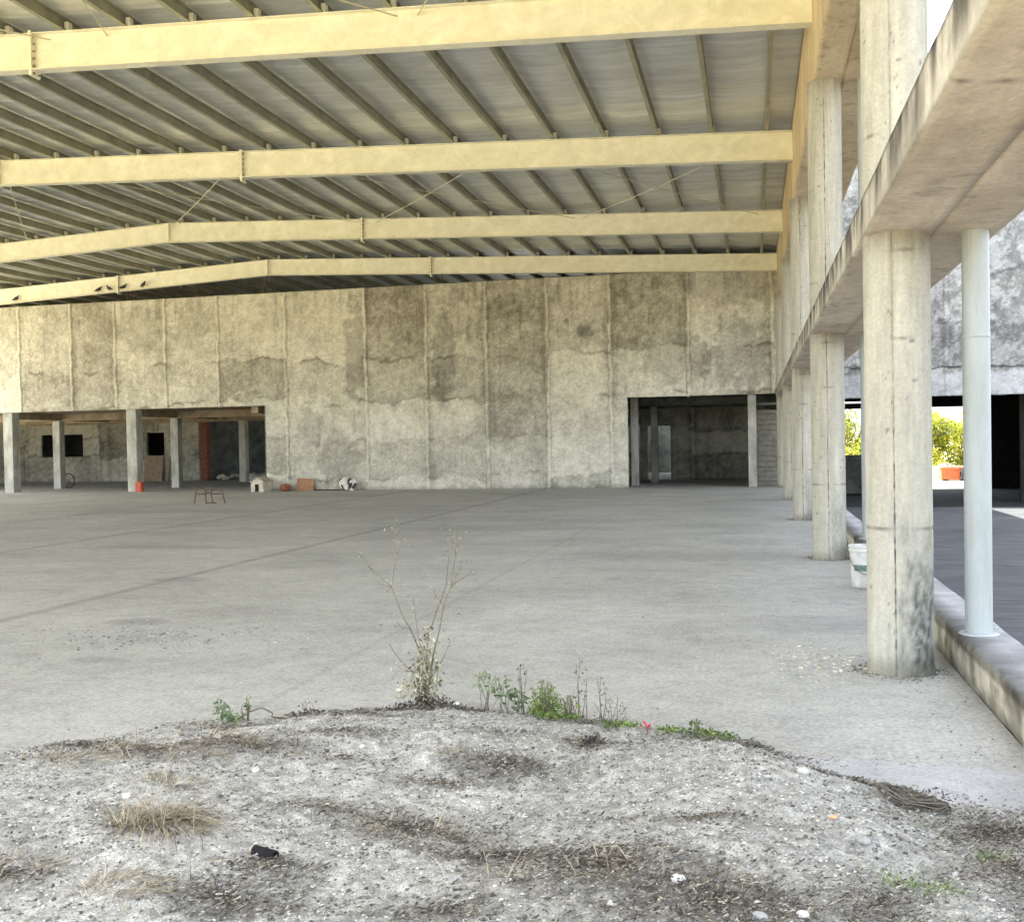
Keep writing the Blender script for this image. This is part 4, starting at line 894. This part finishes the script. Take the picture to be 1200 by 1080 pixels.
rock(-1.72, 5.86, .032, simple('white_scrap', (.85,.85,.83), .7, var=.08), 'crumpled white scrap beside the foot of the tall weed', 'paper_scrap', 'paper', None, .9)
t = thing('black_tube', 'short black hollow tube lying on the mound, bottom left', 'tube', (-1.60, 3.15, gz(-1.6, 3.15)+.02), rz=-.35)
b = MB(); n = 16
vs = []
for (x, r_) in ((-.05,.019),(-.05,.014),(.05,.012),(.05,.019),(-.05,.019)): vs += [(x, r_*math.cos(6.283*j/n), r_*math.sin(6.283*j/n)) for j in range(n)]
b.add(vs, [(i*n+j, i*n+(j+1)%n, (i+1)*n+(j+1)%n, (i+1)*n+j) for i in range(4) for j in range(n)]); b.build('tube', M['void'], t, True)
b = MB(); b.lathe([(.0195,-.003),(.021,0),(.0195,.003)], n=16); o = b.build('rim', simple('tan_rim', (.4,.32,.22), .7), t, True); o.rotation_euler = (0, math.pi/2, 0); o.location = (-.048, 0, 0)

# ------------------------------------------------------------ bucket
t = thing('bucket', 'dirty white plastic bucket with a wire handle behind the nearest column', 'bucket', (1.13, 11.55, 0))
wb = simple('dirty_white_plastic', (.50,.51,.49), .5, scale=8, var=.25)
b = MB(); b.lathe([(0,.004),(.125,.004),(.132,.03),(.152,.40),(.158,.44),(.15,.44),(.143,.40),(.12,.03),(0,.02)], n=32); b.build('body', wb, t, True)
b = MB(); b.lathe([(.153,.385),(.163,.39),(.163,.405),(.155,.41)], n=32); b.lathe([(.158,.43),(.168,.435),(.168,.45),(.15,.452),(.148,.44)], n=32); b.build('rim', wb, t, True)
b = MB(); hp = [Vector((.165*math.cos(a), -.165*abs(math.sin(a))-.004, .40-.24*abs(math.sin(a)))) for a in np.linspace(math.pi, 2*math.pi, 15)]; b.tube(hp, .004, 6); b.build('handle', M['rust'], t)
b = MB(); n = 12; vs = []
for a in np.linspace(math.pi*1.22, math.pi*1.55, n): vs += [(.1465*math.cos(a), .1465*math.sin(a), .19), (.1495*math.cos(a), .1495*math.sin(a), .255)]
b.add(vs, [(2*i, 2*i+2, 2*i+3, 2*i+1) for i in range(n-1)]); b.build('printed_band', simple('faded_green_print', (.10,.16,.14), .6, scale=60, var=.7), t)

# ------------------------------------------------------------ things by the wall
# metal frame
t = thing('metal_trestle', 'low rusty tube trestle frame alone on the slab, left', 'trestle', (-15.35, 27.3, 0))
def tr(pts, nm): b = MB(); b.tube(pts, .016, 8); b.build(nm, M['rust'], t)
tr([(-.42,-.12,0),(-.36,-.1,.38),(-.30,-.09,.44),(-.12,-.09,.44),(-.07,-.1,.38),(-.02,-.15,0)], 'end_frame')
tr([(.02,.15,0),(.0,.1,.34),(.06,.1,.43),(.28,.1,.43),(.35,.1,.36),(.42,.14,0)], 'end_frame')
tr([(-.375,-.1,.28),(-.06,-.11,.28)], 'rail'); tr([(.0,.11,.28),(.37,.11,.28)], 'rail'); tr([(-.08,-.1,.30),(.0,.1,.30)], 'rail'); tr([(-.12,.08,.02),(.15,.1,.02)], 'rail')
# doghouse
t = thing('doghouse', 'small whitewashed concrete doghouse with a dark doorway beside the wall', 'doghouse', (-17.42, 34.35, 0))
dm = conc('doghouse_wash', (.42,.38,.3), (.72,.68,.58), 6, fine=30)
b = MB(); h = .36; ap = .5; k = .24
b.add([(-k,0,0),(-.09,0,0),(-.09,0,.27),(.07,0,.27),(.07,0,0),(k,0,0),(k,0,h),(0,0,ap),(-k,0,h)], [(0,1,2,8),(8,2,3,7),(3,6,7),(3,4,5,6)])
b.add([(-.09,0,0),(-.09,.05,0),(-.09,.05,.27),(-.09,0,.27),(.07,0,0),(.07,.05,0),(.07,.05,.27),(.07,0,.27)], [(0,1,2,3),(4,7,6,5),(3,2,6,7)])
b.add([(k,0,0),(k,.72,0),(k,.72,h),(k,0,h),(-k,0,0),(-k,.72,0),(-k,.72,h),(-k,0,h),(0,.72,ap)], [(0,1,2,3),(4,7,6,5),(1,5,6,8,2)]); b.build('walls', dm, t)
b = MB(); b.prism([(-.28,.345),(0,.505),(.28,.345),(.28,.375),(0,.54),(-.28,.375)], -.04, .76, 'y'); b.build('roof', conc('doghouse_roof', (.3,.27,.22), (.55,.5,.42), 6), t)
# red pot
t = thing('clay_pots', 'pair of stacked red-brown clay bowls beside the doghouse', 'bowls', (-16.5, 34.75, 0))
cm = simple('clay', (.27,.10,.065), .8, scale=15, var=.35)
b = MB(); b.lathe([(0,0),(.14,0),(.21,.10),(.215,.13),(.20,.13),(.13,.03)], n=24); b.build('bowl', cm, t, True)
b = MB(); b.lathe([(.205,.135),(.21,.15),(.15,.25),(.05,.27),(0,.27)], n=24); b.build('bowl', cm, t, True)
b = MB(); b.box(-.33, .33, -.02, .02, 0, .45); 
o = b.build('leaning_board', simple('orange_brown_board', (.33,.19,.11), .85, scale=9, var=.35)); o.location = (-15.85, 34.98, 0); o.rotation_euler = (R(-10), R(2), 0); tag(o, 'orange-brown board leaning on the wall, right of the clay bowls', 'board')
# sack
t_ = NT('black_white_plastic', .6); cst = t_.ramp(t_.noise(3.2, 3, .5, (1,1,1), .8), [(.46,(.75,.73,.68)),(.5,(.06,.055,.05))]); t_.col(t_.mix(1, cst, t_.ramp(t_.noise(30,4),[(.3,.7),(.7,1.1)]),'MULTIPLY'))
b = MB(); n1, n2 = 30, 20; vs = []
for i in range(n2+1):
    th = math.pi*i/n2
    for j in range(n1):
        ph = 2*math.pi*j/n1; r_ = .6+.85*float(fbm(math.cos(ph)*1.6+9, math.sin(ph)*1.6+th*1.5, 55)); vs.append((.29*r_*math.sin(th)*math.cos(ph), .17*r_*math.sin(th)*math.sin(ph), max(0, .20+.23*r_*math.cos(th)+.09*math.sin(ph*2+.6)*math.sin(th))))
b.add(vs, [(i*n1+j, (i+1)*n1+j, (i+1)*n1+(j+1)%n1, i*n1+(j+1)%n1) for i in range(n2) for j in range(n1)])
o = b.build('crumpled_sack', t_.m); o.location = (-14.15, 34.85, 0); tag(o, 'crumpled black and white sack heaped against the wall', 'sack')
b = MB(); b.tube([(-15.45,34.95,.02),(-14.9,34.93,.03),(-14.45,34.97,.015)], .018, 7); tag(b.build('wooden_stick', M['void']), 'thin dark stick on the floor between board and sack', 'stick')
# red can
t = thing('red_can', 'upright red can at the foot of the second pale post', 'can', (-22.72, 35.25, 0))
rm = simple('faded_red', (.50,.10,.055), .6, scale=12, var=.3)
b = MB(); b.box(-.13, .13, -.12, .12, 0, .34, b=.03); b.box(-.10, .10, -.09, .09, .34, .37, b=.03); b.build('body', rm, t)
b = MB(); b.tube([(-.06,0,.37),(-.05,0,.42),(.05,0,.42),(.06,0,.37)], .01, 6); b.build('handle', rm, t)
# boards
bm = simple('plywood', (.26,.20,.14), .85, scale=4, var=.35)
for (x, w_, h, an, an2, lb) in ((-29.4,1.05,1.28,-8,1,'wide brown board leaning under the black window'),(-28.62,.14,1.25,-9,5,'narrow plank leaning right of the wide board'),(-28.4,.10,1.2,-9,9,'narrowest slanted plank beside the black window')):
    b = MB(); b.box(-w_/2, w_/2, -.015, .015, 0, h); o = b.build('leaning_board', bm); o.location = (x, 46.75, .0); o.rotation_euler = (R(an), R(an2), 0); tag(o, lb, 'board', 'boards leaning on the bay wall')
# wheel behind post
t = thing('bicycle_wheel', 'old bicycle wheel standing behind the set-back left post', 'wheel', (-28.62, 39.1, 0))
b = MB(); b.tube([(.30*math.cos(a), .05*math.sin(a)*0, .32+.30*math.sin(a)) for a in np.linspace(0, 6.2832, 30)], .018, 6); b.build('tyre', M['void'], t)
b = MB()
for a in np.linspace(0, math.pi, 9)[:-1]: b.tube([(.29*math.cos(a), 0, .32+.29*math.sin(a)), (-.29*math.cos(a), 0, .32-.29*math.sin(a))], .003, 4)
b.build('spokes', M['rust'], t)
# rubble in the dark room
rng = np.random.default_rng(77); n = 500; P = np.stack([rng.uniform(-26.5, -19.6, n), rng.uniform(47.6, 52, n), rng.random(n)*.2], 1)
tag(stones('rubble', P, .17, M['pebble'], 77, lambda r, n: lerp((.4,.4,.34), (.85,.83,.72), r.random(n)), .6), 'strip of pale rubble on the floor of the dark deep room', 'rubble', kind='stuff')
